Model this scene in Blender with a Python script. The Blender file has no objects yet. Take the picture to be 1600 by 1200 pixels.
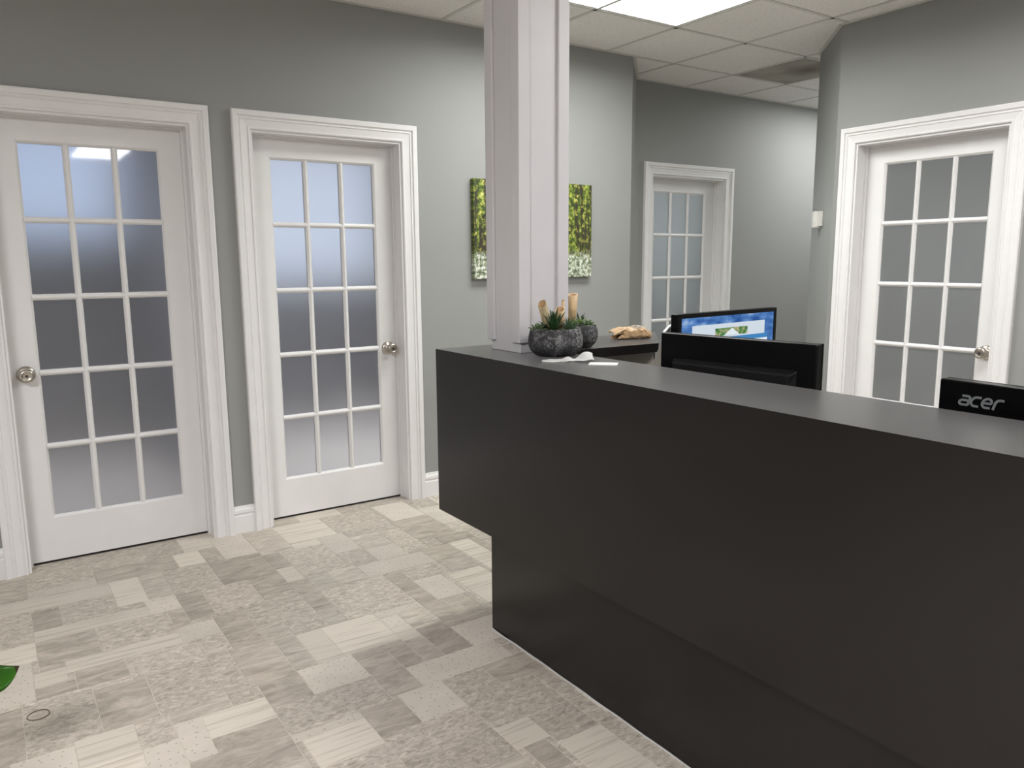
import bpy, bmesh, math, random
from mathutils import Vector, Matrix

SC = bpy.context.scene
COL = SC.collection
random.seed(7)
PI = math.pi

# ------------------------------------------------------------------ camera
F_PX = 1214.99
yaw, pitch, roll = math.radians(34.03), math.radians(-9.017), math.radians(-0.411)
CAM = Vector((0.0, -4.0456, 1.4017))
fw = Vector((math.sin(yaw) * math.cos(pitch), math.cos(yaw) * math.cos(pitch), math.sin(pitch)))
r0 = Vector((math.cos(yaw), -math.sin(yaw), 0))
u0 = r0.cross(fw)
rv = math.cos(roll) * r0 + math.sin(roll) * u0
uv = -math.sin(roll) * r0 + math.cos(roll) * u0
cd = bpy.data.cameras.new('camera')
cam = bpy.data.objects.new('camera', cd)
COL.objects.link(cam)
cd.sensor_width = 36.0
cd.lens = F_PX / 1600 * 36.0
cd.clip_start = 0.02
M3 = Matrix((rv, uv, -fw)).transposed()
cam.matrix_world = Matrix.Translation(CAM) @ M3.to_4x4()
SC.camera = cam

# ------------------------------------------------------------------ world / exposure / lamps
w = bpy.data.worlds.new('world'); SC.world = w; w.use_nodes = True
w.node_tree.nodes['Background'].inputs[0].default_value = (0.5, 0.55, 0.6, 1)
w.node_tree.nodes['Background'].inputs[1].default_value = 0.05
SC.view_settings.view_transform = 'Standard'
SC.view_settings.look = 'None'
SC.view_settings.gamma = 1.0
SC.view_settings.use_curve_mapping = False
SC.view_settings.exposure = 0.14
LAMP_MAIN = 34.0      # troffer over the front desk
LAMP_HALL = 30.0      # troffer in the hallway
LAMP_LEFT = 138.0     # troffer over the left of the waiting area
LAMP_STAFF = 33.0     # troffer over the staff side of the counter
LAMP_REAR = 64.0      # troffer at the back of the waiting area
LAMP_COL = {LAMP_MAIN: (0.98, 1.0, 0.97), LAMP_HALL: (0.98, 0.99, 1.0), LAMP_LEFT: (0.99, 0.975, 1.0), LAMP_STAFF: (1.0, 0.98, 0.985), LAMP_REAR: (1.0, 0.975, 1.0)}
LAMP_SPREAD = {LAMP_MAIN: 168, LAMP_HALL: 178, LAMP_LEFT: 180, LAMP_STAFF: 165, LAMP_REAR: 180}
OFFICE = {1: 0.85, 2: 0.95, 3: 10.0, 4: 1.1}      # daylight in the office windows
OFFICE_FILL = {1: 18, 2: 34, 3: 18, 4: 18}      # added lamps without fixtures, to brighten the office floors

# ------------------------------------------------------------------ material helpers
def new_mat(name):
    m = bpy.data.materials.new(name); m.use_nodes = True
    nt = m.node_tree
    return m, nt, nt.nodes['Principled BSDF']

def N(nt, typ, **kw):
    n = nt.nodes.new(typ)
    for k, v in kw.items():
        if k in ('operation', 'blend_type', 'data_type', 'feature', 'noise_dimensions', 'distance', 'wave_type', 'bands_direction', 'interpolation_type', 'clamp'):
            setattr(n, k, v)
        else:
            n.inputs[k].default_value = v
    return n

def ramp(nt, stops, fac=None):
    n = nt.nodes.new('ShaderNodeValToRGB')
    el = n.color_ramp.elements
    while len(el) < len(stops): el.new(0.5)
    for e, (p, c) in zip(el, stops):
        e.position = p; e.color = (*c, 1) if len(c) == 3 else c
    if fac is not None: nt.links.new(fac, n.inputs[0])
    return n

def coords(nt, kind='Position', scale=(1, 1, 1), rot=(0, 0, 0)):
    if kind == 'Position':
        o = nt.nodes.new('ShaderNodeNewGeometry').outputs['Position']
    else:
        o = nt.nodes.new('ShaderNodeTexCoord').outputs[kind]
    mp = nt.nodes.new('ShaderNodeMapping')
    mp.inputs['Scale'].default_value = scale
    mp.inputs['Rotation'].default_value = rot
    nt.links.new(o, mp.inputs['Vector'])
    return mp.outputs[0]

def add_bump(nt, b, height, strength=0.1, dist=0.002):
    bp = nt.nodes.new('ShaderNodeBump')
    bp.inputs['Strength'].default_value = strength
    bp.inputs['Distance'].default_value = dist
    nt.links.new(height, bp.inputs['Height'])
    nt.links.new(bp.outputs[0], b.inputs['Normal'])

def plain(name, col, rough=0.5, metal=0.0, spec=0.5, noise=0.0, nscale=60, bump=0.0, kind='Object', stretch=(1, 1, 1)):
    m, nt, b = new_mat(name)
    b.inputs['Roughness'].default_value = rough
    b.inputs['Metallic'].default_value = metal
    b.inputs['Specular IOR Level'].default_value = spec
    tc = coords(nt, kind, stretch)
    n = N(nt, 'ShaderNodeTexNoise', Scale=nscale, Detail=4.0)
    nt.links.new(tc, n.inputs['Vector'])
    c0 = tuple(max(0, c * (1 - noise)) for c in col); c1 = tuple(min(1, c * (1 + noise)) for c in col)
    r = ramp(nt, [(0.3, c0), (0.7, c1)], n.outputs['Fac'])
    nt.links.new(r.outputs[0], b.inputs['Base Color'])
    if bump: add_bump(nt, b, n.outputs['Fac'], bump)
    return m

def emitter(name, col, strength):
    m, nt, b = new_mat(name)
    b.inputs['Base Color'].default_value = (0.02, 0.02, 0.02, 1)
    b.inputs['Emission Color'].default_value = (*col, 1)
    b.inputs['Emission Strength'].default_value = strength
    return m

def tile_mat(name, style, dark, light):
    m, nt, b = new_mat(name)
    b.inputs['Roughness'].default_value = 0.42
    b.inputs['Specular IOR Level'].default_value = 0.35
    if style == 'M':
        v = coords(nt, 'Position', (0.8, 1.5, 1)); sc, det, lo, hi = 36, 12, 0.34, 0.66
    elif style == 'D':
        v = coords(nt, 'Position', (0.5, 1.4, 1), (0, 0, 0.25)); sc, det, lo, hi = 15, 12, 0.33, 0.68
    elif style == 'G':
        v = coords(nt, 'Position', (0.4, 1.8, 1), (0, 0, -0.3)); sc, det, lo, hi = 20, 12, 0.34, 0.66
    elif style == 'S':
        v = coords(nt, 'Position', (0.10, 1.9, 1)); sc, det, lo, hi = 26, 8, 0.30, 0.50
    else:
        v = coords(nt, 'Position', (0.6, 1, 1)); sc, det, lo, hi = 9, 8, 0.3, 0.7
    n = N(nt, 'ShaderNodeTexNoise', Scale=sc, Detail=det, Roughness=0.74 if style in 'MDG' else 0.6, Distortion=0.9 if style in 'MDG' else 0.15)
    nt.links.new(v, n.inputs['Vector'])
    r = ramp(nt, [(lo, dark), (hi, light)], n.outputs['Fac'])
    out = r.outputs[0]
    if style == 'P':
        vo = N(nt, 'ShaderNodeTexVoronoi', Scale=34.0); vo.feature = 'F1'; vo.voronoi_dimensions = '2D'
        nt.links.new(coords(nt, 'Position', (1, 1, 0)), vo.inputs['Vector'])
        d = ramp(nt, [(0.07, (0.8, 0.8, 0.8)), (0.12, (0, 0, 0))], vo.outputs['Distance'])
        mx = N(nt, 'ShaderNodeMix', data_type='RGBA')
        nt.links.new(d.outputs[0], mx.inputs[0]); nt.links.new(out, mx.inputs[6])
        mx.inputs[7].default_value = (0.30, 0.27, 0.23, 1)
        out = mx.outputs[2]
    if style == 'M':     # fine brown crazing
        n2 = N(nt, 'ShaderNodeTexNoise', Scale=55, Detail=5.0, Roughness=0.7)
        nt.links.new(v, n2.inputs['Vector'])
        d = ramp(nt, [(0.52, (1, 1, 1)), (0.66, (0.72, 0.69, 0.65))], n2.outputs['Fac'])
        mx = N(nt, 'ShaderNodeMix', data_type='RGBA', blend_type='MULTIPLY'); mx.inputs[0].default_value = 1
        nt.links.new(out, mx.inputs[6]); nt.links.new(d.outputs[0], mx.inputs[7]); out = mx.outputs[2]
    oi = nt.nodes.new('ShaderNodeObjectInfo')
    mr = N(nt, 'ShaderNodeMapRange'); mr.inputs['To Min'].default_value = 0.9; mr.inputs['To Max'].default_value = 1.08
    nt.links.new(oi.outputs['Random'], mr.inputs['Value'])
    hs = nt.nodes.new('ShaderNodeHueSaturation')
    nt.links.new(mr.outputs[0], hs.inputs['Value']); nt.links.new(out, hs.inputs['Color'])
    nt.links.new(hs.outputs[0], b.inputs['Base Color'])
    add_bump(nt, b, n.outputs['Fac'], 0.12, 0.001)
    return m

M = {}
M['wall'] = plain('grey_wall_paint', (0.300, 0.308, 0.297), 0.55, spec=0.3, noise=0.015, nscale=3, kind='Position')
M['white'] = plain('white_trim_paint', (0.79, 0.785, 0.78), 0.38, noise=0.015, nscale=9, kind='Position')
M['column'] = plain('white_column_paint', (0.62, 0.61, 0.625), 0.45, noise=0.02, nscale=7, kind='Position')
M['laminate'] = plain('charcoal_laminate', (0.0095, 0.0080, 0.0080), 0.27, spec=0.40, noise=0.12, nscale=420, bump=0.05, kind='Position')
_lb = M['laminate'].node_tree.nodes['Principled BSDF']      # sheen added to brighten the counter top at grazing angles
_lb.inputs['Sheen Weight'].default_value = 0.62; _lb.inputs['Sheen Roughness'].default_value = 0.25
M['inner_lam'] = plain('taupe_inner_laminate', (0.34, 0.32, 0.28), 0.5, noise=0.05, nscale=40, kind='Position')
M['caulk'] = plain('white_caulk', (0.6, 0.59, 0.57), 0.5, noise=0.08, nscale=80, kind='Position')
M['desk'] = plain('grey_desk_laminate', (0.22, 0.21, 0.2), 0.45, noise=0.08, nscale=90, kind='Position')
M['grout'] = plain('pale_joint', (0.64, 0.59, 0.52), 0.6, noise=0.1, nscale=40, kind='Position')
M['black'] = plain('black_plastic', (0.004, 0.004, 0.0045), 0.35, spec=0.14, noise=0.2, nscale=200)
M['black_gloss'] = plain('glossy_black_plastic', (0.003, 0.003, 0.0035), 0.25, spec=0.12, noise=0.1, nscale=200)
M['dark_rib'] = plain('satin_black_plastic', (0.009, 0.009, 0.010), 0.4, spec=0.3, noise=0.2, nscale=200)
M['logo'] = plain('grey_print', (0.17, 0.185, 0.19), 0.4, noise=0.05)
M['nickel'] = plain('satin_nickel', (0.50, 0.46, 0.41), 0.28, metal=1.0, noise=0.05, nscale=200)
M['nickel_dark'] = plain('dark_keyway', (0.03, 0.03, 0.03), 0.5)
M['paper'] = plain('white_paper', (0.86, 0.86, 0.85), 0.7, noise=0.02, nscale=30)
M['card'] = plain('white_card', (0.85, 0.85, 0.84), 0.5, noise=0.01)
M['sensor'] = plain('ivory_plastic', (0.74, 0.73, 0.69), 0.4, noise=0.02)
M['soil'] = plain('dark_soil', (0.05, 0.04, 0.03), 0.9, noise=0.5, nscale=120, bump=0.6)
M['moss'] = plain('green_moss', (0.10, 0.14, 0.035), 0.9, noise=0.5, nscale=150, bump=0.6)
M['aloe'] = plain('dark_green_leaf', (0.022, 0.062, 0.018), 0.38, noise=0.45, nscale=90)
M['aloe2'] = plain('grey_green_leaf', (0.05, 0.095, 0.045), 0.42, noise=0.4, nscale=110)
M['succ'] = plain('sage_succulent_leaf', (0.12, 0.18, 0.085), 0.45, noise=0.3, nscale=60)
M['succ2'] = plain('fresh_green_leaf', (0.15, 0.24, 0.07), 0.4, noise=0.35, nscale=60)
M['plant_leaf'] = plain('bright_green_leaf', (0.045, 0.17, 0.015), 0.3, noise=0.4, nscale=14)
M['leaf_tip'] = plain('dry_brown_tip', (0.06, 0.04, 0.015), 0.6, noise=0.3, nscale=60)
M['stem'] = plain('green_stem', (0.09, 0.15, 0.03), 0.5, noise=0.3, nscale=40)
M['pot'] = plain('terracotta_glaze', (0.35, 0.33, 0.30), 0.4, noise=0.1, nscale=20)
M['band'] = plain('brown_elastic', (0.10, 0.055, 0.022), 0.6, noise=0.3, nscale=300)
M['kraft'] = plain('kraft_paper', (0.46, 0.305, 0.165), 0.62, noise=0.16, nscale=45, bump=0.3)
M['kraft_print'] = plain('grey_bag_print', (0.24, 0.21, 0.18), 0.6, noise=0.6, nscale=160)
M['bamboo'] = plain('dry_bamboo', (0.56, 0.40, 0.22), 0.5, noise=0.22, nscale=30, stretch=(3, 3, 0.3))
M['bamboo_grey'] = plain('weathered_bamboo', (0.38, 0.30, 0.17), 0.6, noise=0.45, nscale=35, stretch=(3, 3, 0.5))
M['bamboo_in'] = plain('bamboo_inside', (0.42, 0.26, 0.13), 0.7, noise=0.2, nscale=40)
M['office_wall'] = plain('office_wall_paint', (0.205, 0.21, 0.23), 0.6, noise=0.02, nscale=4, kind='Position')
M['office_floor'] = plain('office_floor_vinyl', (0.55, 0.52, 0.48), 0.6, noise=0.1, nscale=9, kind='Position')
M['frame_metal'] = plain('white_enamel', (0.8, 0.8, 0.79), 0.35, noise=0.01)
M['grid'] = plain('white_grid_metal', (0.62, 0.61, 0.58), 0.4, noise=0.02)
M['dark_gap'] = plain('dark_gap_fill', (0.03, 0.028, 0.026), 0.8, noise=0.2)
M['t_M'] = tile_mat('vinyl_marbled', 'M', (0.325, 0.285, 0.24), (0.70, 0.64, 0.56))
M['t_D'] = tile_mat('vinyl_mottled_dark', 'D', (0.28, 0.245, 0.205), (0.60, 0.54, 0.465))
M['t_G'] = tile_mat('vinyl_streaked_grey', 'G', (0.34, 0.30, 0.255), (0.66, 0.605, 0.525))
M['t_S'] = tile_mat('vinyl_striated_pale', 'S', (0.43, 0.385, 0.325), (0.66, 0.605, 0.525))
M['t_P'] = tile_mat('vinyl_dotted_pale', 'P', (0.57, 0.52, 0.455), (0.655, 0.60, 0.525))

def ceiling_mat():
    m, nt, b = new_mat('fissured_ceiling_board')
    b.inputs['Roughness'].default_value = 0.85
    v = coords(nt, 'Position', (1, 1, 1))
    n = N(nt, 'ShaderNodeTexNoise', Scale=85, Detail=5.0, Roughness=0.7); nt.links.new(v, n.inputs['Vector'])
    vo = N(nt, 'ShaderNodeTexVoronoi', Scale=38.0); nt.links.new(v, vo.inputs['Vector'])
    d = ramp(nt, [(0.05, (0.40, 0.38, 0.35)), (0.12, (0.86, 0.845, 0.825))], vo.outputs['Distance'])
    r = ramp(nt, [(0.3, (0.86, 0.86, 0.86)), (0.6, (1, 1, 1))], n.outputs['Fac'])
    mx = N(nt, 'ShaderNodeMix', data_type='RGBA', blend_type='MULTIPLY'); mx.inputs[0].default_value = 1
    nt.links.new(d.outputs[0], mx.inputs[6]); nt.links.new(r.outputs[0], mx.inputs[7])
    nt.links.new(mx.outputs[2], b.inputs['Base Color'])
    add_bump(nt, b, n.outputs['Fac'], 0.35, 0.003)
    return m
M['ceil'] = ceiling_mat()

def glass_mat(name, tint, rough=0.42, diff=0.22):
    m, nt, b = new_mat(name)
    out = nt.nodes['Material Output']
    nt.nodes.remove(b)
    rf = nt.nodes.new('ShaderNodeBsdfRefraction'); rf.inputs['Color'].default_value = (*tint, 1)
    rf.inputs['Roughness'].default_value = rough; rf.inputs['IOR'].default_value = 1.12
    df = nt.nodes.new('ShaderNodeBsdfDiffuse')
    n = N(nt, 'ShaderNodeTexNoise', Scale=900, Detail=2.0); nt.links.new(coords(nt, 'Position'), n.inputs['Vector'])
    r = ramp(nt, [(0.3, (0.44, 0.45, 0.46)), (0.7, (0.50, 0.51, 0.52))], n.outputs['Fac'])
    nt.links.new(r.outputs[0], df.inputs['Color'])
    m1 = nt.nodes.new('ShaderNodeMixShader'); m1.inputs[0].default_value = diff
    nt.links.new(rf.outputs[0], m1.inputs[1]); nt.links.new(df.outputs[0], m1.inputs[2])
    gl = nt.nodes.new('ShaderNodeBsdfGlossy'); gl.inputs['Roughness'].default_value = 0.035
    fr = nt.nodes.new('ShaderNodeFresnel'); fr.inputs['IOR'].default_value = 1.45
    m2 = nt.nodes.new('ShaderNodeMixShader')
    nt.links.new(fr.outputs[0], m2.inputs[0]); nt.links.new(m1.outputs[0], m2.inputs[1]); nt.links.new(gl.outputs[0], m2.inputs[2])
    nt.links.new(m2.outputs[0], out.inputs['Surface'])
    return m
M['glass'] = glass_mat('frosted_glass', (0.90, 0.92, 0.96), 0.72, 0.12)
M['glass_grey'] = glass_mat('frosted_glass_grey', (0.85, 0.88, 0.86), 0.6, 0.25)

def stone_mat():
    m, nt, b = new_mat('veined_dark_stone')
    b.inputs['Roughness'].default_value = 0.75
    v = coords(nt, 'Object')
    n = N(nt, 'ShaderNodeTexNoise', Scale=26, Detail=9.0, Roughness=0.72, Distortion=1.5); nt.links.new(v, n.inputs['Vector'])
    r = ramp(nt, [(0.455, (0.028, 0.028, 0.030)), (0.485, (0.34, 0.34, 0.34)), (0.495, (0.42, 0.42, 0.42)), (0.52, (0.03, 0.03, 0.032))], n.outputs['Fac'])
    n2 = N(nt, 'ShaderNodeTexNoise', Scale=14, Detail=4.0); nt.links.new(v, n2.inputs['Vector'])
    d = ramp(nt, [(0.42, (0.045, 0.045, 0.047)), (0.62, (0, 0, 0))], n2.outputs['Fac'])
    d2 = ramp(nt, [(0.40, (0, 0, 0)), (0.62, (1, 1, 1))], n2.outputs['Fac'])
    mx = N(nt, 'ShaderNodeMix', data_type='RGBA')
    nt.links.new(d2.outputs[0], mx.inputs[0]); nt.links.new(r.outputs[0], mx.inputs[7]); mx.inputs[6].default_value = (0.028, 0.028, 0.030, 1)
    n3 = N(nt, 'ShaderNodeTexNoise', Scale=130, Detail=3.0); nt.links.new(v, n3.inputs['Vector'])
    d3 = ramp(nt, [(0.6, (0, 0, 0)), (0.72, (0.16, 0.16, 0.16))], n3.outputs['Fac'])
    ad = N(nt, 'ShaderNodeMix', data_type='RGBA', blend_type='ADD'); ad.inputs[0].default_value = 1
    nt.links.new(mx.outputs[2], ad.inputs[6]); nt.links.new(d3.outputs[0], ad.inputs[7])
    nt.links.new(ad.outputs[2], b.inputs['Base Color'])
    add_bump(nt, b, n.outputs['Fac'], 0.4, 0.003)
    return m
M['stone'] = stone_mat()

def forest_mat():
    """Printed woodland photograph on canvas: trunks, bright foliage, white blossom along the bottom."""
    m, nt, b = new_mat('woodland_print')
    b.inputs['Roughness'].default_value = 0.6
    L = nt.links.new
    g = nt.nodes.new('ShaderNodeTexCoord').outputs['Generated']
    def mapped(s):
        mp = nt.nodes.new('ShaderNodeMapping'); mp.inputs['Scale'].default_value = s; L(g, mp.inputs['Vector']); return mp.outputs[0]
    sep = nt.nodes.new('ShaderNodeSeparateXYZ'); L(g, sep.inputs[0])
    nf = N(nt, 'ShaderNodeTexNoise', Scale=15, Detail=10.0, Roughness=0.72); L(mapped((1.5, 0.0, 1)), nf.inputs['Vector'])
    fol = ramp(nt, [(0.38, (0.008, 0.014, 0.003)), (0.49, (0.06, 0.10, 0.012)), (0.56, (0.24, 0.31, 0.035)), (0.66, (0.62, 0.60, 0.22))], nf.outputs['Fac'])
    nt_ = N(nt, 'ShaderNodeTexNoise', Scale=9, Detail=3.0, Roughness=0.6); L(mapped((4.2, 0.0, 0.18)), nt_.inputs['Vector'])
    tr = ramp(nt, [(0.47, (0, 0, 0)), (0.54, (1, 1, 1))], nt_.outputs['Fac'])
    m1 = N(nt, 'ShaderNodeMix', data_type='RGBA'); L(tr.outputs[0], m1.inputs[0]); L(fol.outputs[0], m1.inputs[6]); m1.inputs[7].default_value = (0.030, 0.024, 0.013, 1)
    nl = N(nt, 'ShaderNodeTexNoise', Scale=19, Detail=8.0, Roughness=0.72); L(mapped((1.5, 0.0, 1)), nl.inputs['Vector'])
    lv = ramp(nt, [(0.54, (0, 0, 0)), (0.64, (1, 1, 1))], nl.outputs['Fac'])
    m2 = N(nt, 'ShaderNodeMix', data_type='RGBA'); L(lv.outputs[0], m2.inputs[0]); L(m1.outputs[2], m2.inputs[6]); m2.inputs[7].default_value = (0.55, 0.54, 0.11, 1)
    nb = N(nt, 'ShaderNodeTexNoise', Scale=24, Detail=8.0, Roughness=0.72); L(mapped((1.5, 0.0, 1)), nb.inputs['Vector'])
    bl = ramp(nt, [(0.42, (0.06, 0.08, 0.05)), (0.5, (0.30, 0.36, 0.22)), (0.57, (0.80, 0.80, 0.76))], nb.outputs['Fac'])
    zz = N(nt, 'ShaderNodeMath', operation='MULTIPLY_ADD'); L(nl.outputs['Fac'], zz.inputs[0]); zz.inputs[1].default_value = 0.22; L(sep.outputs['Z'], zz.inputs[2])
    fz = ramp(nt, [(0.32, (1, 1, 1)), (0.40, (0, 0, 0))], zz.outputs[0])
    m3 = N(nt, 'ShaderNodeMix', data_type='RGBA'); L(fz.outputs[0], m3.inputs[0]); L(m2.outputs[2], m3.inputs[6]); L(bl.outputs[0], m3.inputs[7])
    L(m3.outputs[2], b.inputs['Base Color'])
    return m
M['forest'] = forest_mat()

# ------------------------------------------------------------------ mesh helpers
def link(name, me, mat=None, parent=None, loc=None):
    o = bpy.data.objects.new(name, me); COL.objects.link(o)
    if mat is not None and me is not None:
        mats = mat if isinstance(mat, (list, tuple)) else [mat]
        if not me.materials:
            for x in mats: me.materials.append(x)
    if parent is not None: o.parent = parent
    if loc is not None: o.location = loc
    return o

def bm_obj(name, bm, mat, parent=None, loc=None, smooth=False, recalc=True):
    if recalc: bmesh.ops.recalc_face_normals(bm, faces=bm.faces[:])
    me = bpy.data.meshes.new(name); bm.to_mesh(me); bm.free()
    if smooth:
        me.polygons.foreach_set('use_smooth', [True] * len(me.polygons))
    return link(name, me, mat, parent, loc)

def add_box(bm, x0, x1, y0, y1, z0, z1, mi=0):
    vs = [bm.verts.new(p) for p in ((x0, y0, z0), (x1, y0, z0), (x1, y1, z0), (x0, y1, z0), (x0, y0, z1), (x1, y0, z1), (x1, y1, z1), (x0, y1, z1))]
    for f in ((0, 3, 2, 1), (4, 5, 6, 7), (0, 1, 5, 4), (1, 2, 6, 5), (2, 3, 7, 6), (3, 0, 4, 7)):
        fc = bm.faces.new([vs[i] for i in f]); fc.material_index = mi
    return vs

def add_prism(bm, poly, z0, z1, mi=0):
    a = [bm.verts.new((p[0], p[1], z0)) for p in poly]; b = [bm.verts.new((p[0], p[1], z1)) for p in poly]
    n = len(poly)
    bm.faces.new(a[::-1]).material_index = mi; bm.faces.new(b).material_index = mi
    for i in range(n):
        bm.faces.new((a[i], a[(i + 1) % n], b[(i + 1) % n], b[i])).material_index = mi

def bevel(bm, w, seg=2, ang=0.6):
    es = [e for e in bm.edges if len(e.link_faces) == 2 and e.calc_face_angle(0) > ang]
    bmesh.ops.bevel(bm, geom=es, offset=w, segments=seg, affect='EDGES', profile=0.5)

def box_obj(name, x0, x1, y0, y1, z0, z1, mat, parent=None, bev=0.0, loc=None, seg=2):
    bm = bmesh.new(); add_box(bm, x0, x1, y0, y1, z0, z1)
    if bev:
        bmesh.ops.recalc_face_normals(bm, faces=bm.faces[:]); bevel(bm, bev, seg)
    return bm_obj(name, bm, mat, parent, loc)

def add_lathe(bm, prof, seg=32, mat=Matrix.Identity(4), cap0=True, cap1=True, closed=False):
    rings = []
    for r, z in prof:
        rings.append([bm.verts.new(mat @ Vector((r * math.cos(2 * PI * i / seg), r * math.sin(2 * PI * i / seg), z))) for i in range(seg)])
    for a, b in zip(rings[:-1], rings[1:]):
        for i in range(seg):
            j = (i + 1) % seg
            bm.faces.new((a[i], a[j], b[j], b[i]))
    if cap0: bm.faces.new(rings[0][::-1])
    if cap1: bm.faces.new(rings[-1])
    return rings

def add_tube(bm, pts, r, seg=8, closed=False):
    pts = [Vector(p) for p in pts]; n = len(pts); rings = []
    for k, p in enumerate(pts):
        t = (pts[(k + 1) % n] - pts[k - 1]) if closed else (pts[min(k + 1, n - 1)] - pts[max(k - 1, 0)])
        t.normalize()
        up = Vector((0, 0, 1)) if abs(t.z) < 0.95 else Vector((1, 0, 0))
        s = t.cross(up).normalized(); q = s.cross(t)
        rr = r[k] if isinstance(r, (list, tuple)) else r
        rings.append([bm.verts.new(p + rr * (math.cos(2 * PI * i / seg) * s + math.sin(2 * PI * i / seg) * q)) for i in range(seg)])
    m = n if closed else n - 1
    for k in range(m):
        a, b = rings[k], rings[(k + 1) % n]
        for i in range(seg):
            j = (i + 1) % seg; bm.faces.new((a[i], a[j], b[j], b[i]))
    if not closed:
        bm.faces.new(rings[0][::-1]); bm.faces.new(rings[-1])

def thing(name, label, cat, loc=(0, 0, 0), rotz=0.0, group=None):
    o = bpy.data.objects.new(name, None); COL.objects.link(o)
    o.empty_display_size = 0.1
    o.location = loc; o.rotation_euler = (0, 0, rotz)
    return tag(o, label, cat, group)

def tag(o, label=None, cat=None, group=None, kind=None):
    if label: o['label'] = label
    if cat: o['category'] = cat
    if group: o['group'] = group
    if kind: o['kind'] = kind
    return o

def struct(o, label=None, cat=None):
    o['kind'] = 'structure'
    return tag(o, label, cat)

# ------------------------------------------------------------------ dimensions
ZC = 2.733                       # ceiling
XR = 4.26                        # right wall plane
YF = 0.474                       # far wall plane
WT = 0.14                        # wall thickness
ZTOP = 2.86
OPEN_H = 2.055                   # door opening height
CW = 0.089                       # casing width
YC = -1.18                       # where the right wall turns into the splayed corner
CE = (4.725, -0.715)             # end of the right splayed corner
DOORS = {1: (0.056, 0.884), 2: (1.170, 1.999), 3: (4.375, 5.208), 4: (-2.138, -1.310)}

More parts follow.
